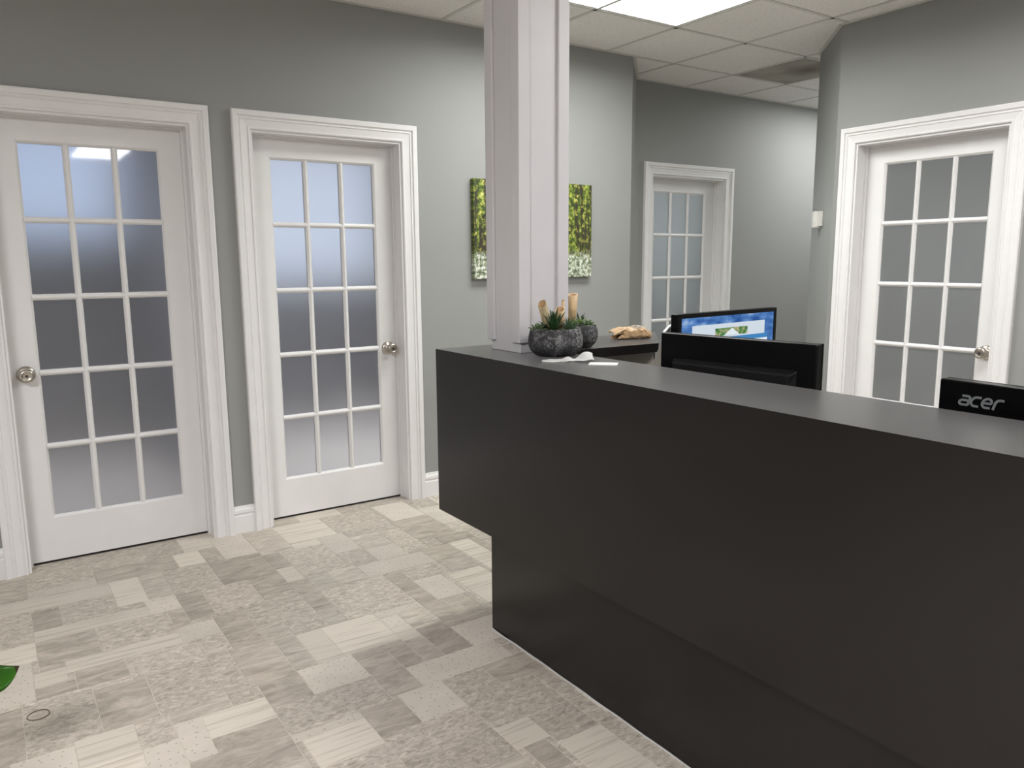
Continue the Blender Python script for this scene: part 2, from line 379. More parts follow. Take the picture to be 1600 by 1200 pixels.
# ------------------------------------------------------------------ floor
bm = bmesh.new(); add_box(bm, -1.64, 2.12, -2.92, 0.13, -0.12, -0.0015)
for b in ((-3.2, -1.64, -8.2, 4.2), (2.12, 9.2, -8.2, 4.2), (-1.64, 2.12, -8.2, -2.92), (-1.64, 2.12, 0.13, 4.2)): add_box(bm, *b, -0.12, -0.0006, 1)
floor = struct(bm_obj('floor', bm, [M['grout'], M['t_M']]), 'grey beige vinyl floor printed as mixed stone tiles and planks', 'floor')
TILES = "4,-24,26,22,M;-8,-32,12,30,D;30,-32,22,18,D;34,-62,12,30,S;-8,-46,42,14,S;4,-68,10,20,D;-12,-78,16,32,M;14,-68,20,20,M;4,-78,40,10,S;4,-100,20,22,D;24,-100,26,22,M;12,-110,38,10,S;50,-110,14,14,P;14,-124,16,14,D;30,-128,24,18,M;2,-116,10,12,S;2,-124,12,8,D;-8,-124,10,30,P;-2,-156,20,30,M;18,-156,16,28,D;34,-156,20,28,M;64,-126,12,32,D;62,-156,16,30,D;-6,-174,16,16,P;10,-172,16,16,S;26,-172,10,16,M;36,-186,8,22,P;26,-188,10,16,P;44,-178,20,14,S;64,-172,14,16,D;44,-186,20,8,D;96,-154,22,26,S;118,-144,8,10,P;118,-156,8,12,S;138,-126,8,32,D;132,-94,34,16,P;172,-66,22,36,D;130,-58,14,26,P;116,-32,26,30,S;142,-32,30,30,M;144,-60,16,20,G;100,-60,8,20,D;108,-76,22,36,M;118,-94,14,18,G;76,-64,16,30,D;56,-64,20,32,M;46,-62,10,30,G;56,-92,10,28,D;66,-92,20,28,M;86,-86,14,22,D;44,-78,12,16,P;84,-34,16,32,P;100,-40,16,38,G;64,-32,12,18,S;52,-32,12,18,D;166,-94,16,18,D;180,-76,18,10,D;182,-86,12,10,S;162,-120,18,10,S;146,-132,14,24,P;146,-156,12,24,D;110,-188,36,14,P;132,-202,18,14,D;116,-202,16,14,M;100,-206,16,18,P;98,-188,12,28,D;78,-172,20,18,P;64,-188,34,16,M;86,-206,14,16,D;66,-210,20,16,S;86,-220,30,14,M;116,-234,12,12,S;118,-248,8,14,D;-50,-8,30,18,M;-20,-2,44,12,M;24,-2,30,12,M;54,-14,16,24,M;70,-2,24,12,P;94,-2,18,12,M;112,-2,20,12,D;132,-2,24,12,S;156,-2,18,12,M;174,0,36,10,G;174,-30,20,30,P;194,-18,16,18,M;-20,-28,12,26,M;30,-14,24,12,M;70,-14,14,12,S;172,-30,2,28,M;-50,-24,30,16,D;76,-34,8,20,M;194,-50,16,32,P;-50,-54,16,30,G;-34,-56,14,32,S;4,-32,26,8,P;-20,-46,12,18,D;116,-40,14,8,S;144,-40,28,8,M;92,-64,8,30,D;160,-76,12,36,M;-20,-72,8,26,M;4,-48,30,2,S;194,-66,16,16,M;-50,-84,16,30,M;-34,-72,14,16,M;130,-76,14,18,M;100,-78,8,18,S;144,-78,16,18,P;34,-68,10,6,M;172,-76,8,10,M;198,-82,12,16,M;-34,-90,22,18,P;108,-94,10,18,G;132,-78,12,2,G;160,-78,6,2,M;-12,-94,16,16,S;50,-96,6,18,D;100,-110,8,32,D;198,-100,12,18,M;-50,-114,16,30,M;86,-128,14,42,M;182,-102,12,16,S;-34,-108,22,18,D;56,-94,30,2,M;2,-104,2,10,G;56,-96,8,2,M;76,-112,10,18,M;146,-108,20,14,M;166,-110,14,16,G;4,-104,8,4,D;108,-128,30,34,M;198,-116,12,16,S;182,-120,12,18,S;-34,-138,22,30,D;160,-110,6,2,M;-12,-126,4,32,D;12,-116,2,6,P;54,-126,10,16,M;100,-128,8,18,G;76,-126,10,14,G;-50,-130,16,16,G;198,-134,12,18,S;162,-146,18,26,S;182,-150,12,30,P;-8,-126,38,2,S;-12,-158,10,32,D;18,-128,12,2,G;78,-154,8,28,G;138,-156,8,30,D;86,-154,10,26,S;118,-134,20,6,P;-50,-148,16,18,M;126,-150,12,16,G;198,-150,12,16,M;-34,-168,22,30,D;162,-164,18,18,M;-50,-174,16,26,M;126,-174,12,24,D;182,-168,12,18,P;198,-176,12,26,M;98,-160,20,6,D;-2,-158,12,2,M;36,-164,18,8,G;62,-164,2,8,G;118,-174,8,18,G;138,-174,20,18,P;110,-174,8,14,D;54,-164,8,38,M;162,-182,18,18,M;-34,-200,22,32,G;182,-198,12,30,S;10,-202,16,30,S;-50,-206,16,32,D;-6,-204,16,30,D;146,-188,12,14,M;194,-202,4,126,D;36,-202,28,16,D;26,-214,10,26,S;64,-190,36,2,M;150,-218,8,30,D;64,-194,22,4,P;-34,-218,22,18,M;10,-228,16,26,M;36,-228,28,26,G;-6,-222,16,18,G;-50,-222,16,16,S;116,-222,28,20,M;66,-226,20,16,M;26,-240,10,26,P;-34,-250,22,32,M;150,-234,8,16,S;86,-236,30,16,M;-50,-238,16,16,D;-6,-240,16,18,M;128,-238,16,16,M;66,-258,20,32,D;10,-260,16,32,D;36,-254,28,26,M;126,-264,2,30,S;150,-250,8,16,M;86,-252,30,16,G;-50,-256,16,18,M;128,-270,16,32,S;-6,-272,16,32,S;26,-272,10,32,M;118,-264,8,16,M;-34,-266,22,16,S;150,-266,8,16,M;86,-268,30,16,G;36,-270,28,16,S;144,-290,6,88,M;160,-290,2,180,S;180,-290,2,196,M;-50,-274,16,18,M;66,-290,20,32,M;10,-278,16,18,M;-12,-290,6,132,D;118,-290,10,26,S;-34,-290,22,24,M;116,-290,2,56,M;150,-290,8,24,G;86,-290,30,22,P;36,-290,16,20,M;52,-290,12,20,M;128,-290,16,20,M;-6,-290,16,18,M;26,-290,10,18,D;-50,-290,16,16,D;158,-290,2,158,D;10,-290,16,12,M;64,-290,2,96,P"
unit = {}
def tile_mesh(st, wdt, hgt):
    key = (st, wdt, hgt)
    if key not in unit:
        bm = bmesh.new(); g = 0.0009
        x, y, e = wdt / 200 - g, hgt / 200 - g, 0.0007
        lo = [bm.verts.new(p) for p in ((-x, -y, -0.004), (x, -y, -0.004), (x, y, -0.004), (-x, y, -0.004))]
        hi = [bm.verts.new(p) for p in ((-x + e, -y + e, 0), (x - e, -y + e, 0), (x - e, y - e, 0), (-x + e, y - e, 0))]
        bm.faces.new(hi); bm.faces.new(lo[::-1])
        for i in range(4): bm.faces.new((lo[i], lo[(i + 1) % 4], hi[(i + 1) % 4], hi[i]))
        me = bpy.data.meshes.new('tile'); bm.to_mesh(me); bm.free(); me.materials.append(M['t_' + st])
        unit[key] = me
    return unit[key]
rt = random.Random(3); xa = -162; LEFT_STRIP = []        # larger pieces to the left of the doors
for wd_ in (30, 24, 34, 24):
    yb_ = 10
    while yb_ > -290:
        hh = min(rt.choice((14, 18, 24, 30, 36)), yb_ + 290)
        if yb_ - hh + 290 < 8: hh = yb_ + 290
        LEFT_STRIP.append('%d,%d,%d,%d,%s' % (xa, yb_ - hh, wd_, hh, rt.choice('MMDSPG'))); yb_ -= hh
    xa += wd_
for t in TILES.split(';') + LEFT_STRIP:
    a, b_, c, d, st = t.split(','); a, b_, c, d = int(a), int(b_), int(c), int(d)
    if min(c, d) <= 2: st = 'M'
    o = bpy.data.objects.new('tile', tile_mesh(st, c, d)); COL.objects.link(o)
    o.parent = floor; o.location = ((a + c / 2) / 100, (b_ + d / 2) / 100, 0)

# ------------------------------------------------------------------ walls
def wall_with_doors(name, a0, a1, doors, p0, p1, axis):
    """wall along axis 'x' or 'y' from a0 to a1, thickness p0..p1, with openings"""
    bm = bmesh.new()
    def bx(u0, u1, z0, z1):
        if axis == 'x': add_box(bm, u0, u1, p0, p1, z0, z1)
        else: add_box(bm, p0, p1, u0, u1, z0, z1)
    u = a0
    for (d0, d1) in sorted(doors):
        bx(u, d0, 0, ZTOP); bx(d0, d1, OPEN_H, ZTOP); u = d1
    bx(u, a1, 0, ZTOP)
    return struct(bm_obj(name, bm, M['wall']))
def o_(d): return (DOORS[d][0] - 0.001, DOORS[d][1] + 0.001)
wall_with_doors('wall_left', -3.2, 3.72, [o_(1), o_(2)], 0.0, WT, 'x')
wall_with_doors('wall_far', 4.195, 9.2, [o_(3)], YF, YF + WT, 'x')
wall_with_doors('wall_right', -8.2, YC, [o_(4)], XR, XR + WT, 'y')
bm = bmesh.new(); add_prism(bm, [(3.72, 0), (4.195, YF), (4.195, YF + WT), (4.05, YF + WT), (3.72, WT)], 0, ZTOP)
struct(bm_obj('wall_left_corner', bm, M['wall']))
bm = bmesh.new(); add_prism(bm, [(XR, YC), (CE[0], CE[1]), (CE[0], CE[1] - 0.14), (XR + WT, YC)], 0, ZTOP)
struct(bm_obj('wall_right_corner', bm, M['wall']))
struct(box_obj('wall_hallway', CE[0], 9.2, CE[1] - WT, CE[1], 0, ZTOP, M['wall']))
struct(box_obj('wall_hallway_end', 9.1, 9.2, CE[1], YF, 0, ZTOP, M['wall']))
struct(box_obj('wall_back', -3.2, XR, -8.2, -8.06, 0, ZTOP, M['wall']))
struct(box_obj('wall_side', -3.2, -3.06, -8.06, 0.0, 0, ZTOP, M['wall']))

# offices behind the frosted doors: plain rooms lit by a window of daylight and an added lamp
def office(n, x0, x1, y0, y1, win, face, col):
    bm = bmesh.new(); t = 0.05
    if face == 'y': add_box(bm, x0 - t, x0, y0, y1, 0, 2.6)
    add_box(bm, x1, x1 + t, y0, y1, 0, 2.6)
    if face == 'y': add_box(bm, x0, x1, y1, y1 + t, 0, 2.6)
    else:
        add_box(bm, x0, x1, y1, y1 + t, 0, 2.6) ; add_box(bm, x0, x1, y0 - t, y0, 0, 2.6)
    add_box(bm, x0, x1, y0, y1, 2.6, 2.65, 1)
    add_box(bm, x0, x1, y0, y1, 0.0, 0.004, 2)
    struct(bm_obj('wall_office_%d' % n, bm, [M['office_wall'], M['frame_metal'], M['office_floor']]))
    a0, a1, z0, z1 = win
    fr = bmesh.new(); gl = bmesh.new()
    if face == 'y':
        for (p, q, r, s) in ((a0 - .05, a0, z0, z1), (a1, a1 + .05, z0, z1), (a0 - .05, a1 + .05, z1, z1 + .05), (a0 - .05, a1 + .05, z0 - .05, z0)):
            add_box(fr, p, q, y1 - 0.05, y1 - 0.001, r, s)
        add_box(gl, a0, a1, y1 - 0.02, y1 - 0.001, z0, z1)
    else:
        for (p, q, r, s) in ((a0 - .05, a0, z0, z1), (a1, a1 + .05, z0, z1), (a0 - .05, a1 + .05, z1, z1 + .05), (a0 - .05, a1 + .05, z0 - .05, z0)):
            add_box(fr, x1 - 0.05, x1 - 0.001, p, q, r, s)
        add_box(gl, x1 - 0.02, x1 - 0.001, a0, a1, z0, z1)
    ld = bpy.data.lights.new('office_fill', 'AREA'); ld.shape = 'SQUARE'; ld.size = 0.6; ld.energy = OFFICE_FILL[n]; ld.spread = math.radians(120)  # added fill lamp with no fixture, lifts the floor behind the panes
    ld.color = (1.0, 0.96, 0.95)
    lo = bpy.data.objects.new('office_fill', ld); COL.objects.link(lo); lo.location = (min((x0 + x1) / 2, x0 + 1.2), (y0 + min(y1, y0 + 2.2)) / 2, 2.59)
    wo = struct(bm_obj('window_%d' % n, fr, M['white']))
    bm_obj('pane', gl, emitter('daylight_%d' % n, col, OFFICE[n]), wo)
office(1, -0.75, 1.02, WT, 2.9, (-0.60, 0.95, 1.6, 2.5), 'y', (0.66, 0.78, 1.0))
office(2, 1.09, 3.5, WT, 2.9, (1.25, 3.2, 1.25, 2.45), 'y', (0.79, 0.87, 1.0))
office(3, 4.2, 6.6, YF + WT, 3.2, (4.6, 6.2, 1.2, 2.3), 'y', (0.92, 0.97, 1.0))
office(4, XR + WT, 7.0, -3.6, -1.25, (-3.2, -1.4, 0.9, 2.2), 'x', (0.92, 1.0, 0.96))

# ------------------------------------------------------------------ ceiling
bm = bmesh.new(); add_box(bm, -3.2, 9.2, -8.2, 0.66, 2.84, 2.9)
ceiling = struct(bm_obj('ceiling', bm, M['dark_gap']), 'white suspended ceiling of square fissured tiles in a metal grid', 'ceiling')
G = 0.61
GX0 = 3.49
xs = [GX0 + G * i for i in range(-11, 10)]
ys = [-G * i for i in range(-1, 14)][::-1]
LIGHT_CELLS = {}
def clip(poly, a, b, c):           # keep a*x+b*y >= c
    out = []
    for i in range(len(poly)):
        p, q = poly[i], poly[(i + 1) % len(poly)]
        dp, dq = a * p[0] + b * p[1] - c, a * q[0] + b * q[1] - c
        if dp >= 0: out.append(p)
        if dp * dq < 0:
            t = dp / (dp - dq); out.append((p[0] + t * (q[0] - p[0]), p[1] + t * (q[1] - p[1])))
    return out
def region(poly):
    poly = clip(poly, 1, 0, -3.06); poly = clip(poly, 0, 1, -8.06) if poly else poly
    poly = clip(poly, 0, -1, -YF) if poly else poly
    poly = clip(poly, -1, 0, -9.1) if poly else poly
    if not poly: return poly
    cy = sum(p[1] for p in poly) / len(poly); cx = sum(p[0] for p in poly) / len(poly)
    if cy > 0:
        return clip(poly, 1, -1.0, 3.72)
    if cx > 4.72: return clip(poly, 0, 1, CE[1])
    if cx > 4.11 and cy > -1.3 and cy < -0.5: return clip(poly, -1, 1, YC - XR - 0.04)
    if cy < -0.61: return clip(poly, -1, 0, -XR)
    return poly
SPECIAL = set()
def fill(x0, y0): SPECIAL.add((round(x0, 2), round(y0, 2)))
TROFFERS = [  # x0, x1, y0, y1, strength, label
    (GX0 - 2 * G, GX0, -2 * G, -G, LAMP_MAIN, 'bright recessed fluorescent ceiling panel above the reception counter'),
    (GX0 + 4 * G, GX0 + 6 * G, -G, 0.0, LAMP_HALL, 'recessed fluorescent ceiling panel around the corner in the hallway'),
    (GX0 - 9 * G, GX0 - 7 * G, -7 * G, -6 * G, LAMP_LEFT, 'recessed fluorescent ceiling panel over the left of the waiting area'),
    (GX0 - 2 * G, GX0, -5 * G, -4 * G, LAMP_STAFF, 'recessed fluorescent ceiling panel over the staff side of the counter'),
    (GX0 - 4 * G, GX0 - 3 * G, -12 * G, -10 * G, LAMP_REAR, 'recessed fluorescent ceiling panel at the back of the waiting area'),
]
for (x0, x1, y0, y1, s, lb) in TROFFERS:
    x = x0
    while x < x1 - 0.1:
        y = y0
        while y < y1 - 0.1:
            fill(x, y); y += G
        x += G
VENT = (GX0 + 2 * G, -G); fill(*VENT)
for x in xs:
    for y in ys:
        if (round(x, 2), round(y, 2)) in SPECIAL: continue
        e = 0.003
        poly = region([(x + e, y + e), (x + G - e, y + e), (x + G - e, y + G - e), (x + e, y + G - e)])
        if len(poly) < 3: continue
        ar = 0.5 * abs(sum(poly[i][0] * poly[(i + 1) % len(poly)][1] - poly[(i + 1) % len(poly)][0] * poly[i][1] for i in range(len(poly))))
        if ar < 0.004: continue
        bm = bmesh.new(); add_prism(bm, poly, ZC + 0.0035, ZC + 0.016)
        bm_obj('ceiling_tile', bm, M['ceil'], ceiling)
def bar(x0, x1, y0, y1):
    bm = bmesh.new(); add_box(bm, x0, x1, y0, y1, ZC, ZC + 0.003)
    if x1 - x0 > y1 - y0: add_box(bm, x0, x1, (y0 + y1) / 2 - .001, (y0 + y1) / 2 + .001, ZC + .003, ZC + .03)
    else: add_box(bm, (x0 + x1) / 2 - .001, (x0 + x1) / 2 + .001, y0, y1, ZC + .003, ZC + .03)
    bm_obj('grid_bar', bm, M['grid'], ceiling)
hb = 0.0115
for y in ys:
    if y > 0.3: continue
    if y > -0.7: bar(-3.05, 9.1 if y > -0.1 or y < -0.5 and False else (9.1 if abs(y) < .01 or abs(y + G) < .01 else XR), y - hb, y + hb)
    elif y > -8.0: bar(-3.05, XR if y < -1.3 else XR + 0.0, y - hb, y + hb)
for x in xs:
    if x < -3.0 or x > 9.0: continue
    if x < 3.7: y0, y1 = -8.05, 0.0
    elif x < XR: y0, y1 = -8.05, min(YF, x - 3.72)
    elif x < CE[0]: y0, y1 = YC + x - XR, YF
    else: y0, y1 = CE[1], YF
    bar(x - hb, x + hb, y0, y1)
# perimeter angle
def angle(name, p, q, side):
    d = (Vector(q) - Vector(p)).normalized(); nrm = Vector((-d.y, d.x)) * side
    a, b = Vector(p), Vector(q); wv = nrm * 0.02
    bm = bmesh.new(); add_prism(bm, [a, b, b + wv, a + wv], ZC - 0.002, ZC + 0.003)
    struct(bm_obj(name, bm, M['grid']))
angle('trim_5', (-3.05, 0), (3.72, 0), -1)
angle('trim_6', (3.72, 0), (4.195, YF), -1)
angle('trim_7', (4.195, YF), (9.1, YF), -1)
angle('trim_8', (XR, -8.05), (XR, YC), 1)
angle('trim_9', (XR, YC), CE, 1)
angle('trim_10', CE, (9.1, CE[1]), 1)

lens_cache = {}
def troffer(x0, x1, y0, y1, s, label):
    t = thing('ceiling_light', label, 'ceiling light', ((x0 + x1) / 2, (y0 + y1) / 2, ZC), 0, 'recessed fluorescent ceiling panels')
    hx, hy = (x1 - x0) / 2 - 0.004, (y1 - y0) / 2 - 0.004
    bm = bmesh.new(); f = 0.022
    for (a, b, c, d) in ((-hx, hx, -hy, -hy + f), (-hx, hx, hy - f, hy), (-hx, -hx + f, -hy + f, hy - f), (hx - f, hx, -hy + f, hy - f)):
        add_box(bm, a, b, c, d, 0.0035, 0.05)
    add_box(bm, -hx, hx, -hy, hy, 0.05, 0.058)
    bm_obj('frame', bm, M['frame_metal'], t)
    if s not in lens_cache: lens_cache[s] = emitter('lit_diffuser', (1.0, 0.975, 0.92), 3.0)
    bm = bmesh.new(); add_box(bm, -hx + f, hx - f, -hy + f, hy - f, 0.012, 0.016)
    bm_obj('diffuser', bm, lens_cache[s], t)
    ld = bpy.data.lights.new('lamp', 'AREA'); ld.shape = 'RECTANGLE'; ld.size = 2 * (hx - f); ld.size_y = 2 * (hy - f)
    ld.energy = s; ld.color = LAMP_COL[s]; ld.spread = math.radians(LAMP_SPREAD[s])
    lo = bpy.data.objects.new('lamp', ld); COL.objects.link(lo); lo.parent = t; lo.location = (0, 0, 0.010)
for a in TROFFERS: troffer(*a)

# dark return-air panel in the ceiling
def return_panel():
    x0, y0 = VENT
    t = thing('air_return_panel', 'dark perforated return air panel set among white ceiling tiles', 'ceiling vent', (x0 + G / 2, y0 + G / 2, ZC))
    m, nt, b = new_mat('dusty_perforated_metal')
    b.inputs['Roughness'].default_value = 0.7
    v = coords(nt, 'Object')
    n = N(nt, 'ShaderNodeTexNoise', Scale=5, Detail=4.0); nt.links.new(v, n.inputs['Vector'])
    r = ramp(nt, [(0.35, (0.30, 0.28, 0.245)), (0.7, (0.42, 0.395, 0.35))], n.outputs['Fac'])
    gr = nt.nodes.new('ShaderNodeTexGradient'); gr.gradient_type = 'SPHERICAL'
    mp = nt.nodes.new('ShaderNodeMapping'); mp.inputs['Scale'].default_value = (5, 5, 5); mp.inputs['Location'].default_value = (-0.2, 0.4, 0)
    nt.links.new(v, mp.inputs[0]); nt.links.new(mp.outputs[0], gr.inputs[0])
    mx = N(nt, 'ShaderNodeMix', data_type='RGBA'); mx.inputs[7].default_value = (0.10, 0.09, 0.06, 1)
    nt.links.new(gr.outputs['Fac'], mx.inputs[0]); nt.links.new(r.outputs[0], mx.inputs[6])
    nt.links.new(mx.outputs[2], b.inputs['Base Color'])
    h = G / 2 - 0.004
    bm = bmesh.new(); add_box(bm, -h, h, -h, h, 0.0045, 0.008)
    bm_obj('perforated_plate', bm, m, t)
    bm = bmesh.new(); f = 0.014
    for (a, b_, c, d) in ((-h, h, -h, -h + f), (-h, h, h - f, h), (-h, -h + f, -h + f, h - f), (h - f, h, -h + f, h - f)):
        add_box(bm, a, b_, c, d, 0.003, 0.02)
    bm_obj('frame', bm, M['grid'], t)
return_panel()

# ------------------------------------------------------------------ doors
PROF = [(0.0, 0.0), (0.0, 0.010), (0.005, 0.013), (0.010, 0.013), (0.013, 0.009), (0.020, 0.010), (0.044, 0.014), (0.048, 0.019), (0.055, 0.015), (0.060, 0.017), (0.063, 0.024), (0.084, 0.026), (CW, 0.022), (CW, 0.0)]
RECESS = 0.10
def casing(name, w_, h_, parent_mat):
    """casing swept round three sides with mitred corners; local x across, y into the wall, z up"""
    bm = bmesh.new(); cols = []
    rows = []
    for (u, p) in PROF:
        rows.append([(-u, -p, 0.0), (-u, -p, h_ + u), (w_ + u, -p, h_ + u), (w_ + u, -p, 0.0)])
    vs = [[bm.verts.new(q) for q in r] for r in rows]
    for a, b in zip(vs[:-1], vs[1:]):
        for i in range(3): bm.faces.new((a[i], a[i + 1], b[i + 1], b[i]))
    bm.faces.new([v[0] for v in vs]); bm.faces.new([v[3] for v in vs][::-1])
    o = bm_obj(name, bm, M['white'])
    o.matrix_world = parent_mat
    struct(o)
    bm = bmesh.new(); jt = 0.012; d1 = WT - 0.002
    add_box(bm, 0.0, jt, 0.0, d1, 0, h_); add_box(bm, w_ - jt, w_, 0.0, d1, 0, h_); add_box(bm, jt, w_ - jt, 0.0, d1, h_ - jt, h_)
    # stop bead just in front of the leaf
    s0, s1, sw = RECESS - 0.022, RECESS - 0.002, 0.010
    add_box(bm, jt, jt + sw, s0, s1, 0, h_ - jt); add_box(bm, w_ - jt - sw, w_ - jt, s0, s1, 0, h_ - jt); add_box(bm, jt + sw, w_ - jt - sw, s0, s1, h_ - jt - sw, h_ - jt)
    j = bm_obj('jamb', bm, M['white'], o)
    bm = bmesh.new(); add_box(bm, jt, w_ - jt, RECESS + 0.002, RECESS + 0.04, 0.0, 0.003)  # dark strip standing in for the shade in the gap under the leaf
    bm_obj('gap_shade', bm, M['dark_gap'], o)
    return o

pane_mesh = {}
def knob_parts(parent, x, z, y):
    rot = Matrix.Translation((x, y, z)) @ Matrix.Rotation(PI / 2, 4, 'X') @ Matrix.Scale(1.18, 4)
    bm = bmesh.new()
    add_lathe(bm, [(0.0325, 0.0), (0.0325, 0.004), (0.029, 0.009), (0.020, 0.012), (0.013, 0.014), (0.012, 0.028), (0.017, 0.033), (0.0245, 0.040), (0.0265, 0.050), (0.0255, 0.058), (0.022, 0.063), (0.016, 0.0645), (0.0145, 0.0625), (0.010, 0.0625)], 28, rot)
    k = bm_obj('knob', bm, M['nickel'], parent, smooth=True)
    tag(k, 'satin nickel door knob')
    bm = bmesh.new(); add_lathe(bm, [(0.0055, 0.0622), (0.0055, 0.0632)], 12, rot)
    for v in add_box(bm, -0.0012, 0.0012, -0.004, 0.004, 0.0632, 0.0638): v.co = rot @ v.co
    bm_obj('keyhole', bm, M['nickel_dark'], k)

def door(n, label, pm, knob_x, glass):
    w_ = DOORS[n][1] - DOORS[n][0]
    casing('trim_%d' % n, w_, OPEN_H, pm)
    L0, L1, Z0, Z1 = 0.012 + 0.0025, w_ - 0.0145, 0.010, OPEN_H - 0.0145
    cx = (L0 + L1) / 2; gw = 0.592; gx0, gx1 = cx - gw / 2, cx + gw / 2
    gz0, gz1 = 0.215, 1.942; yf, yb = RECESS, RECESS + 0.035
    mb = 0.012                                             # sticking bevel
    bm = bmesh.new()
    def loop(x0, x1, z0, z1, y): return [bm.verts.new(p) for p in ((x0, y, z0), (x1, y, z0), (x1, y, z1), (x0, y, z1))]
    loops = [loop(L0, L1, Z0, Z1, yb), loop(L0, L1, Z0, Z1, yf), loop(gx0, gx1, gz0, gz1, yf), loop(gx0 + 0.004, gx1 - 0.004, gz0 + 0.004, gz1 - 0.004, yf + 0.003),
             loop(gx0 + mb, gx1 - mb, gz0 + mb, gz1 - mb, yf + 0.012), loop(gx0 + mb, gx1 - mb, gz0 + mb, gz1 - mb, yb - 0.008), loop(gx0, gx1, gz0, gz1, yb)]
    for k in range(len(loops)):
        a, b = loops[k], loops[(k + 1) % len(loops)]
        for i in range(4): bm.faces.new((a[i], a[(i + 1) % 4], b[(i + 1) % 4], b[i]))
    d = bm_obj('door_%d' % n, bm, M['white']); d.matrix_world = pm
    struct(d, label, 'door')
    # muntins: moulded bars, two upright and four level
    mw = 0.0275; ix0, ix1, iz0, iz1 = gx0 + mb, gx1 - mb, gz0 + mb, gz1 - mb
    cw = (ix1 - ix0 - 2 * mw) / 3; ch = (iz1 - iz0 - 4 * mw) / 5
    sec = [(-mw / 2, 0.012), (-mw / 2 + 0.007, 0.004), (-mw / 2 + 0.010, 0.003), (-0.003, 0.0005), (0.003, 0.0005), (mw / 2 - 0.010, 0.003), (mw / 2 - 0.007, 0.004), (mw / 2, 0.012), (mw / 2, 0.024), (-mw / 2, 0.024)]
    for i in (1, 2):
        c = ix0 + i * cw + (i - 0.5) * mw
        bm = bmesh.new(); A = [bm.verts.new((c + s, yf + p, iz0 - .004)) for s, p in sec]; B = [bm.verts.new((c + s, yf + p, iz1 + .004)) for s, p in sec]
        for k in range(len(sec)): bm.faces.new((A[k], A[(k + 1) % len(sec)], B[(k + 1) % len(sec)], B[k]))
        bm.faces.new(A); bm.faces.new(B)
        bm_obj('muntin', bm, M['white'], d)
    for i in (1, 2, 3, 4):
        c = iz0 + i * ch + (i - 0.5) * mw
        bm = bmesh.new(); A = [bm.verts.new((ix0 - .004, yf + p + 0.0003, c + s)) for s, p in sec]; B = [bm.verts.new((ix1 + .004, yf + p + 0.0003, c + s)) for s, p in sec]
        for k in range(len(sec)): bm.faces.new((A[k], A[(k + 1) % len(sec)], B[(k + 1) % len(sec)], B[k]))
        bm.faces.new(A); bm.faces.new(B)
        bm_obj('muntin', bm, M['white'], d)
    if glass.name not in pane_mesh:
        bm = bmesh.new(); add_box(bm, -cw / 2 - .002, cw / 2 + .002, yf + 0.014, yf + 0.018, -ch / 2 - .002, ch / 2 + .002)
        bmesh.ops.recalc_face_normals(bm, faces=bm.faces[:])
        me = bpy.data.meshes.new('pane'); bm.to_mesh(me); bm.free(); me.materials.append(glass); pane_mesh[glass.name] = me
    for i in range(3):
        for j in range(5):
            o = bpy.data.objects.new('pane', pane_mesh[glass.name]); COL.objects.link(o); o.parent = d
            o.location = (ix0 + cw / 2 + i * (cw + mw), 0, iz0 + ch / 2 + j * (ch + mw))
    knob_parts(d, knob_x, 0.905, yf)
    return d
T = Matrix.Translation
door(1, 'leftmost white french door of fifteen frosted panes, knob on its left', T((DOORS[1][0], 0, 0)), 0.072, M['glass'])
door(2, 'white french door of frosted panes next to the counter, knob on its right', T((DOORS[2][0], 0, 0)), 0.757, M['glass'])
door(3, 'white frosted french door at the far end behind the lit monitor', T((DOORS[3][0], YF, 0)), 0.757, M['glass_grey'])
door(4, 'white frosted french door on the right wall behind the counter', T((XR, DOORS[4][1], 0)) @ Matrix.Rotation(-PI / 2, 4, 'Z'), 0.757, M['glass_grey'])

# baseboards
BPROF = [(0.0, 0.0), (0.016, 0.0), (0.016, 0.092), (0.012, 0.098), (0.013, 0.104), (0.017, 0.110), (0.016, 0.124), (0.010, 0.134), (0.007, 0.145), (0.0, 0.145)]
def baseboard(name, p, q, side):
    p, q = Vector(p), Vector(q); d = (q - p).normalized(); nrm = Vector((-d.y, d.x)) * side
    bm = bmesh.new()
    A = [bm.verts.new((*(p + nrm * s), z)) for s, z in BPROF]; B = [bm.verts.new((*(q + nrm * s), z)) for s, z in BPROF]
    n = len(BPROF)
    for k in range(n): bm.faces.new((A[k], A[(k + 1) % n], B[(k + 1) % n], B[k]))
    bm.faces.new(A); bm.faces.new(B)
    struct(bm_obj(name, bm, M['white']))
baseboard('baseboard_left', (DOORS[1][1] + CW, 0), (DOORS[2][0] - CW, 0), -1)
baseboard('baseboard_left_end', (-3.05, 0), (DOORS[1][0] - CW, 0), -1)
baseboard('baseboard_middle', (DOORS[2][1] + CW, 0), (3.72, 0), -1)
baseboard('baseboard_left_corner', (3.72, 0), (4.195, YF), -1)
baseboard('baseboard_far', (DOORS[3][1] + CW, YF), (9.1, YF), -1)
baseboard('baseboard_right', (XR, YC), (XR, DOORS[4][1] + CW), -1)
baseboard('baseboard_right_end', (XR, DOORS[4][0] - CW), (XR, -8.05), -1)
baseboard('baseboard_right_corner', (XR, YC), CE, 1)
baseboard('baseboard_hallway', CE, (9.1, CE[1]), 1)

